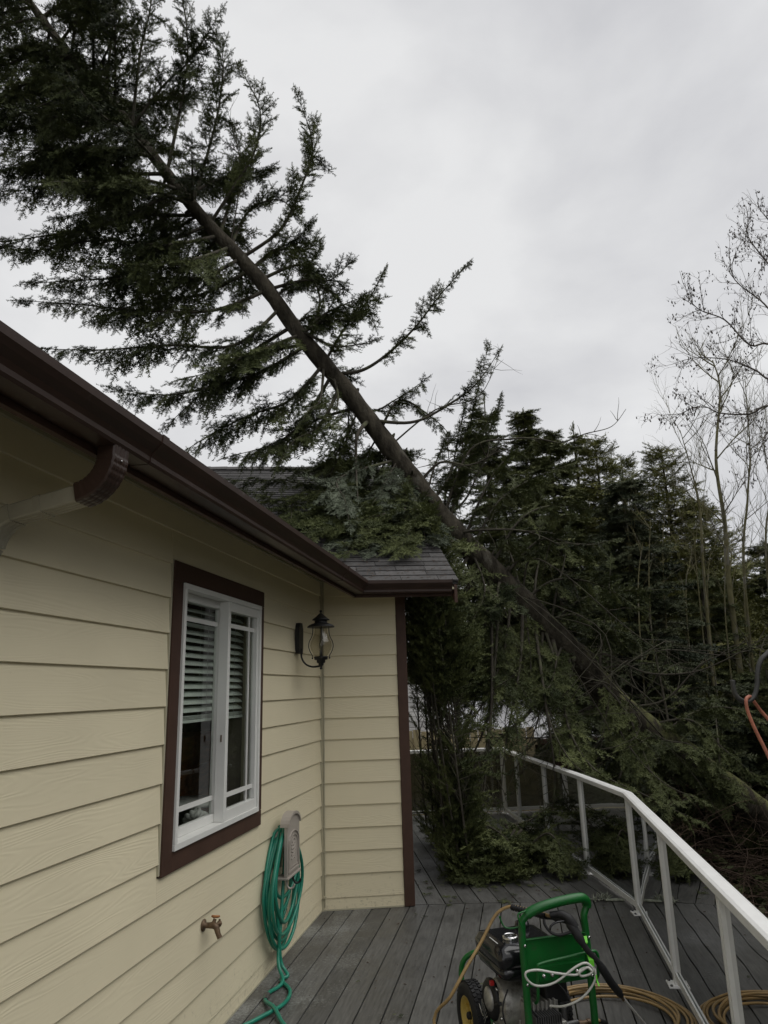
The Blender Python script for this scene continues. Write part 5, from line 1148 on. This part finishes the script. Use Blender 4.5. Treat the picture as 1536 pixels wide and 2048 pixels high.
for l in [(1380, (1400, 1500, 9.1), (1430, 1560, 9.0), (1450, 1620, 8.8)), (935, (905, 1080, 7.7), (900, 1150, 7.4), (930, 1200, 7.2)), (950, (970, 1180, 7.9), (940, 1260, 7.7), (960, 1330, 7.6)), (1050, (1060, 1300, 8.4), (1060, 1380, 8.2), (1050, 1440, 8.1)),
          (1290, (1330, 1480, 8.9), (1380, 1490, 8.6), (1430, 1530, 8.4)), (1350, (1380, 1540, 9.0), (1440, 1550, 8.8), (1480, 1600, 8.6)), (1020, (1000, 1330, 8.1), (920, 1420, 7.9), (845, 1500, 7.8)), (1000, (980, 1420, 8.2), (900, 1500, 8.1), (840, 1545, 8.1)), (1090, (1080, 1420, 8.2), (1040, 1520, 8.1), (1010, 1590, 8.0)), (990, (950, 1400, 8.3), (890, 1430, 8.3), (835, 1470, 8.3))]:
    pl(l[0], *l[1:], r=.018, bushy=.42, gap=.09, droop=.5, bare=.12, tint=tr.uniform(.4, .75))
for a_, b_, c_ in [((1000, 1650, 7.7), (1060, 1640, 7.7), (1120, 1590, 7.8)), ((1010, 1690, 7.5), (1070, 1680, 7.6), (1115, 1640, 7.8)), ((960, 1600, 7.8), (900, 1580, 7.8), (840, 1590, 7.8)), ((950, 1640, 7.6), (890, 1640, 7.6), (835, 1650, 7.7)), ((940, 1745, 7.2), (880, 1770, 7.0), (840, 1772, 6.95)), ((960, 1740, 7.2), (1020, 1765, 7.1), (1060, 1735, 7.2))]:
    limb(fir, F1, [at(*a_), at(*b_), at(*c_)], .014, bushy=.42, gap=.065, droop=.3, bare=.0, tint=tr.uniform(.4, .7))
F1.emit('foliage', SPR, M['fir_inst'], fir, gn='dark', kind='stuff')
F2.emit('pale_foliage', SPR, M['fir_pale'], fir, gn='pale', kind='stuff', label='paler foliage showing its silvery undersides')
# bare limbs, stubs and curling twigs
def bare_limb(pts, r0, tw=10, Lt=.5, par=fir, m_=None, rr=tr, kink=.25):
    path = smooth_path(pts, 6); m = MB().tube(path, [r0*(1-.8*i/(len(path)-1)) for i in range(len(path))], 6)
    for k in range(tw):
        i = rr.randrange(len(path)//4, len(path)-1); p = path[i]; t = (path[i+1]-p).normalized(); d = (t*rr.uniform(.2, 1)+Vector((rr.uniform(-1, 1), rr.uniform(-1, 1), rr.uniform(-.8, .9)))).normalized(); L = Lt*rr.uniform(.4, 1)
        q = [p]; 
        for s_ in range(4): d = (d+Vector((rr.uniform(-1, 1), rr.uniform(-1, 1), rr.uniform(-1, 1)))*kink).normalized(); q.append(q[-1]+d*L/4)
        m.tube(q, [r0*.3, r0*.25, r0*.2, r0*.15, r0*.08], 4, caps=False)
    return obj('bare_branch', m, m_ or M['limb'], par)
def bp(start, *pts, **k): return bare_limb([troot(start)[0]]+[at(*p) for p in pts], **k)
bp(885, (940, 900, 8.2), (1024, 878, 8.2), (1078, 878, 8.1), (1123, 885, 8.1), (1169, 868, 8.0), (1223, 853, 8.0), (1252, 818, 7.9), r0=.016, tw=9, Lt=.35)
bp(1160, (1210, 1308, 8.8), (1290, 1345, 8.6), (1380, 1345, 8.4), (1450, 1320, 8.2), (1540, 1270, 8.0), r0=.020, tw=16, Lt=.7)
bp(1100, (1110, 1330, 8.5), (1062, 1420, 8.3), (985, 1490, 8.2), (930, 1560, 8.1), (880, 1640, 8.0), r0=.032, tw=14, Lt=.6)
bp(990, (984, 1380, 7.9), (968, 1580, 7.7), (948, 1720, 7.45), r0=.022, tw=12, Lt=.5)
bp(830, (880, 925, 8.0), (940, 930, 7.9), (1000, 900, 7.8), r0=.02, tw=14, Lt=.5); bp(905, (960, 1060, 8.0), (1050, 1062, 7.9), (1120, 1090, 7.8), r0=.02, tw=12, Lt=.5)
bp(880, (930, 1000, 8.5), (965, 930, 8.6), (1010, 870, 8.6), r0=.018, tw=12, Lt=.6); bp(1250, (1330, 1400, 9.0), (1400, 1330, 8.8), (1470, 1300, 8.6), r0=.02, tw=14, Lt=.7)
bp(1180, (1240, 1330, 8.9), (1330, 1300, 8.8), (1450, 1310, 8.7), (1530, 1290, 8.6), r0=.016, tw=12, Lt=.6); bp(1230, (1260, 1400, 8.9), (1262, 1360, 8.7), r0=.018, tw=3, Lt=.2)
bp(1050, (1060, 1120, 8.4), (1130, 1150, 8.3), (1260, 1260, 8.2), (1400, 1360, 8.2), r0=.014, tw=14, Lt=.6); bp(660, (676, 790, 7.75), (672, 830, 7.7), r0=.020, tw=3, Lt=.2)
bp(780, (870, 820, 8.0), (960, 790, 8.0), (1005, 690, 7.9), r0=.012, tw=22, Lt=.45); bp(450, (480, 330, 7.5), (445, 190, 7.4), r0=.010, tw=8, Lt=.5)
bp(1140, (1140, 1450, 8.1), (1140, 1560, 7.8), (1150, 1620, 7.6), r0=.014, tw=12, Lt=.5)
for k in range(16):
    bp(tr.uniform(900, 1350), (tr.uniform(900, 1400), tr.uniform(1250, 1500), tr.uniform(7.9, 9)), (tr.uniform(880, 1450), tr.uniform(1350, 1600), tr.uniform(7.8, 9)), r0=tr.uniform(.006, .012), tw=10, Lt=.6, kink=.4)

# ---------------------------------------------------- standing conifers behind
def conifer(name, label, tip, base_z, width, mt, temps, dens=1.0, cedar=False, seed=1, group='conifers behind the deck', low=.12, sc=.62, open_=0, trunk_m='bark'):
    r = random.Random(seed); h = tip.z-base_z; b0 = Vector((tip.x, tip.y, base_z))
    t = thing(name, label, 'tree', Matrix.Translation(b0), group)
    lean = Vector((r.uniform(-.3, .3), r.uniform(-.3, .3), 0))
    obj('trunk', MB().tube([b0+Vector((0, 0, -.3)), b0.lerp(tip, .4)+lean*.4, tip], [h*.017+.05, h*.011+.03, .012], 8), M[trunk_m], t)
    f = Fol(); br = MB(); nl = int(h*dens*(3.9 if not cedar else 4.2)); 
    for k in range(nl):
        u = (k+r.random())/nl; z = base_z+h*(low+(1-low)*u); R_ = width*(1-u)**(.8 if not cedar else .62)*r.uniform(.65, 1.2)+.10
        if r.random() < open_: continue
        nb = 6 if u < .85 else 4
        for j in range(nb):
            a = r.uniform(0, 2*math.pi); c = Vector((b0.x+(tip.x-b0.x)*u, b0.y, z)); dr = Vector((math.cos(a), math.sin(a), 0)); RR = R_*r.uniform(.6, 1.15)
            if cedar: pth = [c, c+dr*RR*.5+UP*RR*.10, c+dr*RR+UP*(RR*.28)]
            else: pth = [c, c+dr*RR*.5-UP*RR*.06, c+dr*RR-UP*(RR*.10)+UP*.03]
            if RR > .5: br.tube(pth, [.018, .012, .005], 3, caps=False)
            ns = max(2, int(RR/(.30*sc/.6)))
            for q in range(ns):
                v = (q+.6)/ns; p = pth[0].lerp(pth[1], v*2) if v < .5 else pth[1].lerp(pth[2], v*2-1)
                tint = min(1, max(0, r.gauss(.45, .30)))
                for sg in (-1, 1):
                    if cedar: d = dr*.5+Vector((-dr.y, dr.x, 0))*sg*r.uniform(.3, .9)+UP*r.uniform(-.5, .7)
                    else: d = dr*.75+Vector((-dr.y, dr.x, 0))*sg*r.uniform(.3, .9)+UP*r.uniform(-.45, .15)
                    f.add(vnp(p), vnp(d), vnp(UP+dr*r.uniform(-.3, .5)), sc*1.25*r.uniform(.6, 1.15)*(1-.35*u), tint)
            f.add(vnp(pth[2]-dr*.1), vnp(dr+UP*(.45 if cedar else .12)), vnp(UP), sc*.7*(1-.3*u), min(1, max(0, r.gauss(.6, .2))))
    f.add(vnp(tip-UP*.35), np.array([.02, .02, 1.0]), np.array([1.0, 0, 0]), .5, .5)
    if len(br.v): obj('boughs', br, M['limb'], t, kind='stuff')
    f.emit('crown', temps, mt, t, gn=mt.name[:6], kind='stuff')
    return t
BZ = -2.2
conifer('fir_tree', 'dark fir with a broken top rising straight behind the roof end', at(968, 790, 22), BZ, 1.7, M['dark_fir'], SPR_S, .95, seed=3, sc=.70, open_=.25)
conifer('fir_tree', 'dark fir just right of the broken-topped fir, its top layered and uneven', at(1045, 822, 22.5), BZ, 2.0, M['dark_fir'], SPR_S, 1.2, seed=4, sc=.70)
conifer('fir_tree', 'small-topped fir between the layered fir and the sparse tree', at(1097, 868, 19), BZ, 1.8, M['dark_fir'], SPR_S, 1.1, seed=5, sc=.70)
conifer('fir_tree', 'sparse thin conifer with see-through top between dense ones', at(1145, 850, 21), BZ, 2.0, M['dark_fir'], SPR_S, .8, seed=6, sc=.60, open_=.35)
conifer('cedar_tree', 'olive cedar with broad ragged top left of the narrow cedar', at(1190, 888, 20), BZ, 2.4, M['cedar'], TUC, 1.35, True, 7, sc=.62)
conifer('cedar_tree', 'narrow cedar standing between two broader olive cedars', at(1243, 925, 23), BZ, 2.2, M['cedar'], TUC, 1.2, True, 8, sc=.62)
conifer('cedar_tree', 'tallest broad olive cedar beside the bare pale stems', at(1322, 900, 19), BZ, 2.5, M['cedar'], TUC, 1.45, True, 9, sc=.62)
conifer('cedar_tree', 'lower olive cedar filling in right of the tallest cedar', at(1395, 1010, 21), BZ, 2.4, M['cedar'], TUC, 1.3, True, 10, sc=.62)
conifer('fir_tree', 'dark fir partly seen behind the bare stems at the far right', at(1525, 1085, 22), BZ, 2.4, M['dark_fir'], SPR_S, 1.2, seed=11, sc=.75)
conifer('young_spruce', 'young blue-green spruce with a bare lower trunk in front of the cedars', at(1243, 960, 12.5), BZ, 1.5, M['spruce'], SPR_S, 1.3, seed=12, low=.30, sc=.50, group='nearer young conifers', trunk_m='alder_bark')
conifer('young_fir', 'bushy dark young fir low behind the fallen trunk', at(1400, 1150, 13.5), BZ, 1.9, M['fir'], SPR_S, 1.4, seed=13, low=.05, sc=.50, group='nearer young conifers')
conifer('young_fir', 'low olive fir at the far right below the iron hook', at(1530, 1330, 12.0), BZ, 1.7, M['fir'], SPR_S, 1.4, seed=15, low=.05, sc=.45, group='nearer young conifers')
conifer('young_fir', 'low fir in the middle beyond the railing', at(1150, 1180, 22.5), BZ, 2.4, M['dark_fir'], SPR_S, 1.5, seed=16, low=.05, sc=.60, group='nearer young conifers')
for k_, (px, py, Y_, w_) in enumerate([(1650, 700, 15, 2.6), (1800, 560, 14, 2.6), (2000, 600, 13, 2.4), (2250, 620, 12, 2.3), (1900, 760, 17, 2.6)]):
    conifer('fir_tree', ['tall fir standing just outside the right of the picture', 'tallest fir right of the alder trunk', 'fir further right along the deck', 'fir level with the house wall on the far right', 'shorter fir behind the tall ones on the right'][k_], at(px, py, Y_), BZ, w_, M['dark_fir'], SPR_S, 1.1, seed=50+k_, sc=.85)
src = conifer('fir_tree', 'fir added out of view right of the deck to block low sky light', Vector((9.5, 5.0, 9.5)), BZ, 3.0, M['dark_fir'], SPR_S, 1.2, seed=71, sc=1.0, low=.02, group='firs added to block low sky light')  # added beside the deck to keep low side light off the upper wall
for k_ in range(3):
    c = src.copy(); COL.objects.link(c); x_, y_ = [(12, 9.5), (9.2, 1.5), (8.5, -2), (9.5, -6), (12.5, 3), (12, -3), (7.5, -10), (3, -12), (13, 6.5), (15, 0), (-1.5, -13), (11, -10)][k_]
    c.matrix_basis = Matrix.Translation((x_, y_, BZ)) @ Matrix.Rotation(k_*1.3, 4, 'Z') @ Matrix.Scale([1, .95, 1.05, .9, 1.1, 1, .95, .8, 1.05, 1, .75, 1][k_], 4)
    for ch in src.children:
        d_ = ch.copy(); COL.objects.link(d_); d_.parent = c
# the wood beyond: one mass
f = Fol(); br = MB(); r = random.Random(77)
for k in range(64):
    x = r.uniform(-34, 60); y = r.uniform(27, 44)
    if k < 34: x = r.uniform(4, 26); y = r.uniform(25, 33)
    h = r.uniform(5.5, 9.0) + (y-27)*.12; w_ = r.uniform(1.8, 2.8)
    for q in range(120):
        u = r.random()**1.3; z = BZ + .3+ h*u; a = r.uniform(0, 6.28); R_ = w_*(1-u)**.7*r.uniform(.5, 1.1); d = Vector((math.cos(a), math.sin(a), r.uniform(-.4, .5)))
        f.add(np.array([x+math.cos(a)*R_*.6, y+math.sin(a)*R_*.6, z]), vnp(d), np.array([0, 0, 1.0]), r.uniform(.9, 1.5), min(1, max(0, r.gauss(.4, .22))))
wood = f.emit('far_wood', SPR_S, M['dark_fir'], None, gn='wood', kind='stuff', label='dark green wood filling in behind the nearer conifers')
# undergrowth: leaves and a tangle of dead brush below the railing
f = Fol(); r = random.Random(99)
for k in range(3400):
    x = r.uniform(3.1, 13) if r.random() < .7 else r.uniform(-2, 14); y = r.uniform(-1, 17) if x > 3.1 else r.uniform(11.5, 18)
    z = ground_z(x, y) + r.random()**2*1.0
    f.add(np.array([x, y, z]), np.array([r.uniform(-1, 1), r.uniform(-1, 1), r.uniform(-.1, .9)]), np.array([0, 0, 1.0]), r.uniform(.35, .85), r.random())
f.emit('undergrowth', TUF, M['fern'], None, kind='stuff', label='low green undergrowth on the forest floor below the deck')
m = MB()
for k in range(8200):
    x = 3.0+abs(r.gauss(0, 2.6)); y = r.uniform(-1, 15)
    if k % 5 == 0: x = r.uniform(1.0, 9); y = r.uniform(11, 16)
    z = ground_z(x, y)+r.random()**1.2*1.9
    d = Vector((r.uniform(-1, 1), r.uniform(-1, 1), r.uniform(-.5, .6))).normalized(); L = r.uniform(.3, 1.3); q = [Vector((x, y, z))]
    for s_ in range(4): d = (d+Vector((r.uniform(-1, 1), r.uniform(-1, 1), r.uniform(-1, .7)))*.33).normalized(); q.append(q[-1]+d*L/4)
    w_ = r.uniform(.0018, .0055)
    if min(p.x for p in q) < 2.95 and min(p.y for p in q) < 11: continue
    m.tube(q, [w_, w_*.9, w_*.8, w_*.6, w_*.3], 3, caps=False)
tag(obj('dead_brush', m, M['brush']), kind='stuff', label='tangle of dead brown brush outside the railing')
TRIS[0] += len(m.f)*2

# ---------------------------------------------------- bare deciduous stems
def bare_tree(label, pts, r0, tw, Lt, seed, fine=0, up=.6, mt='alder_bark', group='bare alder stems'):
    rr = random.Random(seed); path = smooth_path(pts, 6); fr = Matrix.Translation(path[0])
    t = thing('bare_tree', label, 'tree', fr, group)
    obj('trunk', MB().tube(path, [r0*(1-.85*i/(len(path)-1)) for i in range(len(path))], 8), M[mt], t)
    m = MB(); ends = []
    def grow(p, d, L, r_, lv):
        q = [p]
        for s_ in range(5):
            d = (d+Vector((rr.uniform(-1, 1), rr.uniform(-1, 1), rr.uniform(-.6, .9)))*.16+UP*.05*up).normalized(); q.append(q[-1]+d*L/5)
        m.tube(q, [r_*(1-.16*i) for i in range(6)], 4 if lv else 3, caps=False); ends.append(q[-1])
        if lv > 0:
            for i in range(1, 6):
                for _ in range(1 if rr.random() < .75 else 2):
                    dd = (d+Vector((rr.uniform(-1, 1), rr.uniform(-1, 1), rr.uniform(-.5, .9)))*.75).normalized(); grow(q[i], dd, L*rr.uniform(.35, .6), r_*.5, lv-1)
    for k in range(tw):
        i = int(len(path)*(.25+.74*(k+rr.random())/tw)); i = min(i, len(path)-2); p = path[i]; tt = (path[i+1]-p).normalized()
        d = (tt*.6+Vector((rr.uniform(-1, 1), rr.uniform(-1, 1), rr.uniform(0, 1)*up))).normalized(); grow(p, d, Lt*rr.uniform(.5, 1.1), r0*.26, fine)
    obj('twigs', m, M[mt], t, kind='stuff'); TRIS[0] += len(m.f)*2
    return t, ends
def gb(x, y, Y): 
    p = at(x, y, Y); return Vector((p.x, p.y, BZ))
bare_tree('pale mossy bare stem forking above the right end of the railing', [gb(1470, 1300, 13), at(1462, 1200, 13), at(1450, 1050, 13), at(1432, 920, 13), at(1440, 780, 13), at(1425, 720, 13)], .062, 15, 1.5, 1, 2)
bare_tree('thinner bare stem leaning right beside the mossy forked stem', [gb(1490, 1330, 13.6), at(1490, 1180, 13.6), at(1495, 1000, 13.6), at(1500, 900, 13.6), at(1490, 760, 13.6)], .038, 14, 1.4, 2, 2)
bare_tree('bare stem rising in front of the lower olive cedar', [gb(1400, 1330, 12.6), at(1410, 1180, 12.6), at(1400, 1020, 12.6), at(1380, 930, 12.6), at(1360, 860, 12.6)], .034, 13, 1.3, 3, 2)
bare_tree('grey bare stem low in front of the tallest cedar', [gb(1300, 1350, 12.9), at(1295, 1230, 12.9), at(1310, 1120, 12.9), at(1270, 1040, 12.9)], .042, 9, 1.1, 4, 1)
bare_tree('slender bare stem nearest the right edge of the stand', [gb(1545, 1350, 12.8), at(1535, 1150, 12.8), at(1540, 980, 12.8), at(1520, 850, 12.8)], .032, 13, 1.3, 5, 2)
for k in range(9):
    x = 1280+k*28+rng.uniform(-8, 8)
    bare_tree('thin bare sapling in the thicket beyond the railing', [gb(x, 1350, 11.6+k*.2), at(x+rng.uniform(-10, 10), 1250, 11.6+k*.2), at(x+rng.uniform(-25, 25), rng.uniform(1020, 1150), 11.6+k*.2)], .022, 6, .8, 20+k, 1, group='thin saplings in the thicket')
# big alder whose catkin-hung branches come in from the right
rr = random.Random(8)
tb = gb(1790, 1400, 8.5)
al = thing('alder_tree', 'bare alder reaching in from the right with fine twigs and small hanging catkins', 'tree', Matrix.Translation(tb))
ap = [tb, at(1770, 1200, 8.5), at(1740, 900, 8.5), at(1700, 600, 8.4), at(1680, 300, 8.4)]
obj('trunk', MB().tube(smooth_path(ap, 5), [.16-.005*i for i in range(21)], 10), M['alder_bark'], al)
tips = []
def fine(m, p, d, L, r_, lv):
    q = [p]; n_ = 5
    for s_ in range(n_):
        d = (d+Vector((rr.uniform(-1, 1), rr.uniform(-1, 1), rr.uniform(-1, 1)))*.22+UP*.02).normalized(); q.append(q[-1]+d*L/n_)
    m.tube(q, [max(.0013, r_*(1-.13*i)) for i in range(n_+1)], 4 if lv > 1 else 3, caps=False)
    if lv > 0:
        for i in range(1, n_+1):
            if rr.random() < .25: continue
            for sg in ((-1, 1) if rr.random() < .15 else (rr.choice((-1, 1)),)):
                sdv = Vector((0, 0, 1)).cross(d).normalized(); dd = (d*.75+Vector((rr.uniform(-.4, .4), rr.uniform(-.6, .6), sg*rr.uniform(.3, .8)))).normalized()
                fine(m, q[i], dd, L*rr.uniform(.38, .55), r_*.55, lv-1)
    else: tips.append(q[-1]); tips.append(q[-3])
MAIN = [[(1560, 815), (1500, 828), (1440, 826), (1400, 812), (1340, 838)], [(1560, 700), (1500, 690), (1450, 640), (1400, 620), (1370, 590)], [(1560, 560), (1530, 520), (1500, 480), (1490, 450)], [(1570, 480), (1545, 450), (1520, 420)], [(1560, 760), (1510, 740), (1460, 720), (1400, 715), (1375, 720)], [(1570, 640), (1520, 600), (1470, 560), (1460, 520)], [(1570, 880), (1540, 860), (1520, 900), (1500, 960)]]
for k, ml in enumerate(MAIN):
    st = ap[2].lerp(ap[3], k/7); Yb = 7.6+.15*k
    path = smooth_path([st]+[at(x, y, Yb) for x, y in ml], 5); m = MB().tube(path, [.018*(1-.85*i/(len(path)-1)) for i in range(len(path))], 5)
    for i in range(6, len(path)-1):
        tt = (path[i+1]-path[i]).normalized()
        for sg in ((-1, 1)[i % 2],):
            d = (tt*.8+Vector((rr.uniform(-.3, .3), rr.uniform(-.6, .6), sg*rr.uniform(.25, .8)))).normalized(); fine(m, path[i], d, rr.uniform(.22, .45), .005, 2 if rr.random() < .8 else 1)
    obj('branch', m, M['twig'], al); TRIS[0] += len(m.f)*2
cat_t = []
for s_ in range(3):
    V = []; T = []
    L = 1.0
    for a in range(3):
        c, sn = math.cos(a*2.1+s_), math.sin(a*2.1+s_); k = len(V); V += [np.array([0, 0, 0.]), np.array([c*.22, .35, sn*.22]), np.array([0, 1., 0]), np.array([-c*.22, .6, -sn*.22])]; T += [(k, k+1, k+2), (k, k+2, k+3)]
    cat_t.append((np.array(V), np.array(T)))
f = Fol()
for p in tips:
    if rr.random() < .3: f.add(vnp(p), np.array([rr.uniform(-.4, .4), rr.uniform(-.4, .4), -1.0]), np.array([1.0, .2, 0]), rr.uniform(.025, .045), rr.random())
f.emit('catkins', cat_t, M['catkin'], al, kind='stuff')

# ---------------------------------------------------- neighbour's buildings and fence beyond the far railing
nb = thing('neighbour_house', 'low house with dark brown walls and light weathered roof behind the tangle of branches', 'house', Matrix.Translation((4.2, 19, BZ)))
def slope_roof(x0, x1, y0, y1, z0, z1, name, mt, par):
    return obj(name, MB().prism([(x0, y0, z0), (x1, y0, z0), (x1, y1, z1), (x0, y1, z1)], (0, 0, .06)), mt, par)
obj('wall', MB().box(3.3, 7.4, 16.6, 16.7, BZ, .55).box(3.3, 3.4, 16.7, 21, BZ, .55).box(7.3, 7.4, 16.7, 21, BZ, .55), M['far_wall'], nb)
rf = slope_roof(3.0, 6.9, 16.2, 19.4, .55, 1.35, 'roof', M['far_roof'], nb)
for k in range(14): obj('roof_rib', MB().prism([(3.1+k*.28, 16.19, .612), (3.13+k*.28, 16.19, .612), (3.13+k*.28, 19.4, 1.412), (3.1+k*.28, 19.4, 1.412)], (0, 0, .03)), M['far_roof'], rf)
obj('gutter', MB().box(2.95, 7.6, 16.06, 16.18, .50, .60), M['far_wall'], nb)
obj('window', MB().box(4.4, 5.2, 16.56, 16.6, -1.0, -.1), M['vinyl'], nb)
nb2 = thing('neighbour_shed', 'grey shingled shed roof glimpsed just right of the brown corner board', 'shed', Matrix.Translation((1.6, 15, BZ)))
obj('wall', MB().box(.9, 2.75, 15.4, 15.5, BZ, .75), M['fence'], nb2)
for k in range(11):
    y = 15.15+k*.22; z = .75+k*.10
    obj('shingle_course', MB().prism([(.7, y, z), (2.95, y, z), (2.95, y, z+.03), (.7, y, z+.03)], (0, .25, .10)), M['far_shingle'], nb2)
fe = thing('board_fence', 'pale vertical board fence seen past the brown corner board', 'fence', Matrix.Translation((1.6, 13.4, BZ)))
for k in range(19):
    x = 1.15+k*.153; obj('fence_board', MB().box(x, x+.14, 13.4+.006*(k % 2), 13.42+.006*(k % 2), BZ, 1.02+.02*math.sin(k*2.1)), M['fence'], fe)
obj('rail', MB().box(1.1, 4.1, 13.43, 13.47, .7, .79).box(1.1, 4.1, 13.43, 13.47, -.6, -.51), M['fence'], fe)

# ---------------------------------------------------- small debris on deck and roof
f = MB(); r = random.Random(31)
for k in range(900):
    if k < 420: x = r.uniform(-.3, 2.5); y = r.uniform(2.8, 7.5); p = Vector((x, y, .0015))
    else: x = r.uniform(.8, 2.5); y = r.uniform(6.3, 8.6); p = Vector((x, y, .0015))
    if (p-C0).dot(nA) < .05 or (y > 6.4 and x < .8): continue
    a = r.uniform(0, 6.28); L = r.choice((.003, .004, .006, .008, .011, .016)); w_ = L*r.uniform(.15, .6); c, s_ = math.cos(a), math.sin(a)
    f.add([p, p+Vector((c*L-s_*w_, s_*L+c*w_, .002)), p+Vector((c*2*L, s_*2*L, .003)), p+Vector((c*L+s_*w_, s_*L-c*w_, .001))], [(0, 1, 2, 3)])
for k in range(150):
    x = r.uniform(-.2, 1.2); y = YE+abs(r.gauss(0, .4)); p = Vector((x, y, wroof(x, y)+.012)); L = r.uniform(.006, .02)
    f.add([p, p+Vector((L, L*.3, .004)), p+Vector((L*1.3, L, .008)), p+Vector((0, L*.6, .006))], [(0, 1, 2, 3)])
tag(obj('debris', f, M['brush']), kind='stuff', label='scattered specks of leaf and twig litter on deck and roof')
f = Fol(); r = random.Random(61)
for k in range(110):
    if k < 70: x, y = r.uniform(.85, 2.4), 6.95+r.gauss(0, .35)
    else: x, y = r.uniform(-.2, 2.4), r.uniform(3.0, 6.8)
    if (Vector((x, y, 0))-C0).dot(nA) < .06 or (x < .85 and y > 6.3): continue
    a = r.uniform(0, 6.28); Fol.add(f, np.array([x, y, .012]), np.array([math.cos(a), math.sin(a), .03]), np.array([0, 0, 1.0]), r.uniform(.03, .11) if k < 70 else r.uniform(.02, .05), r.random())
f.emit('needle_litter', SPR, M['fir_inst'], None, gn='dark', kind='stuff', label='small broken fir sprigs scattered on the deck boards')
lp = onz(1206, 1801)
m = MB(); r = random.Random(12)
for k in range(46):
    q = [lp+Vector((r.uniform(-.09, .05), r.uniform(-.03, .03), .008))]; d = Vector((r.uniform(-1, 1), r.uniform(-1, 1), r.uniform(0, .7))).normalized()
    for s_ in range(3): d = (d+Vector((r.uniform(-1, 1), r.uniform(-1, 1), r.uniform(-.4, .6)))*.6).normalized(); nx = q[-1]+d*.022; nx.z = max(nx.z, .004); q.append(nx)
    m.tube(q, [.003, .003, .0025, .0015], 4)
tw = obj('fallen_twig', m, M['lichen'], fr=Matrix.Translation(lp)); tag(tw, 'pale lichen-covered twig lying on the deck beside the railing', 'twig')
obj('bark_piece', MB().box(-.01, .15, -.022, .022, .003, .016, Matrix.Translation(lp+Vector((.02, -.02, 0))) @ Matrix.Rotation(RAD(-8), 4, 'Z')), M['lichen'], tw, bev=.004)
print('foliage and twig triangles', TRIS[0])
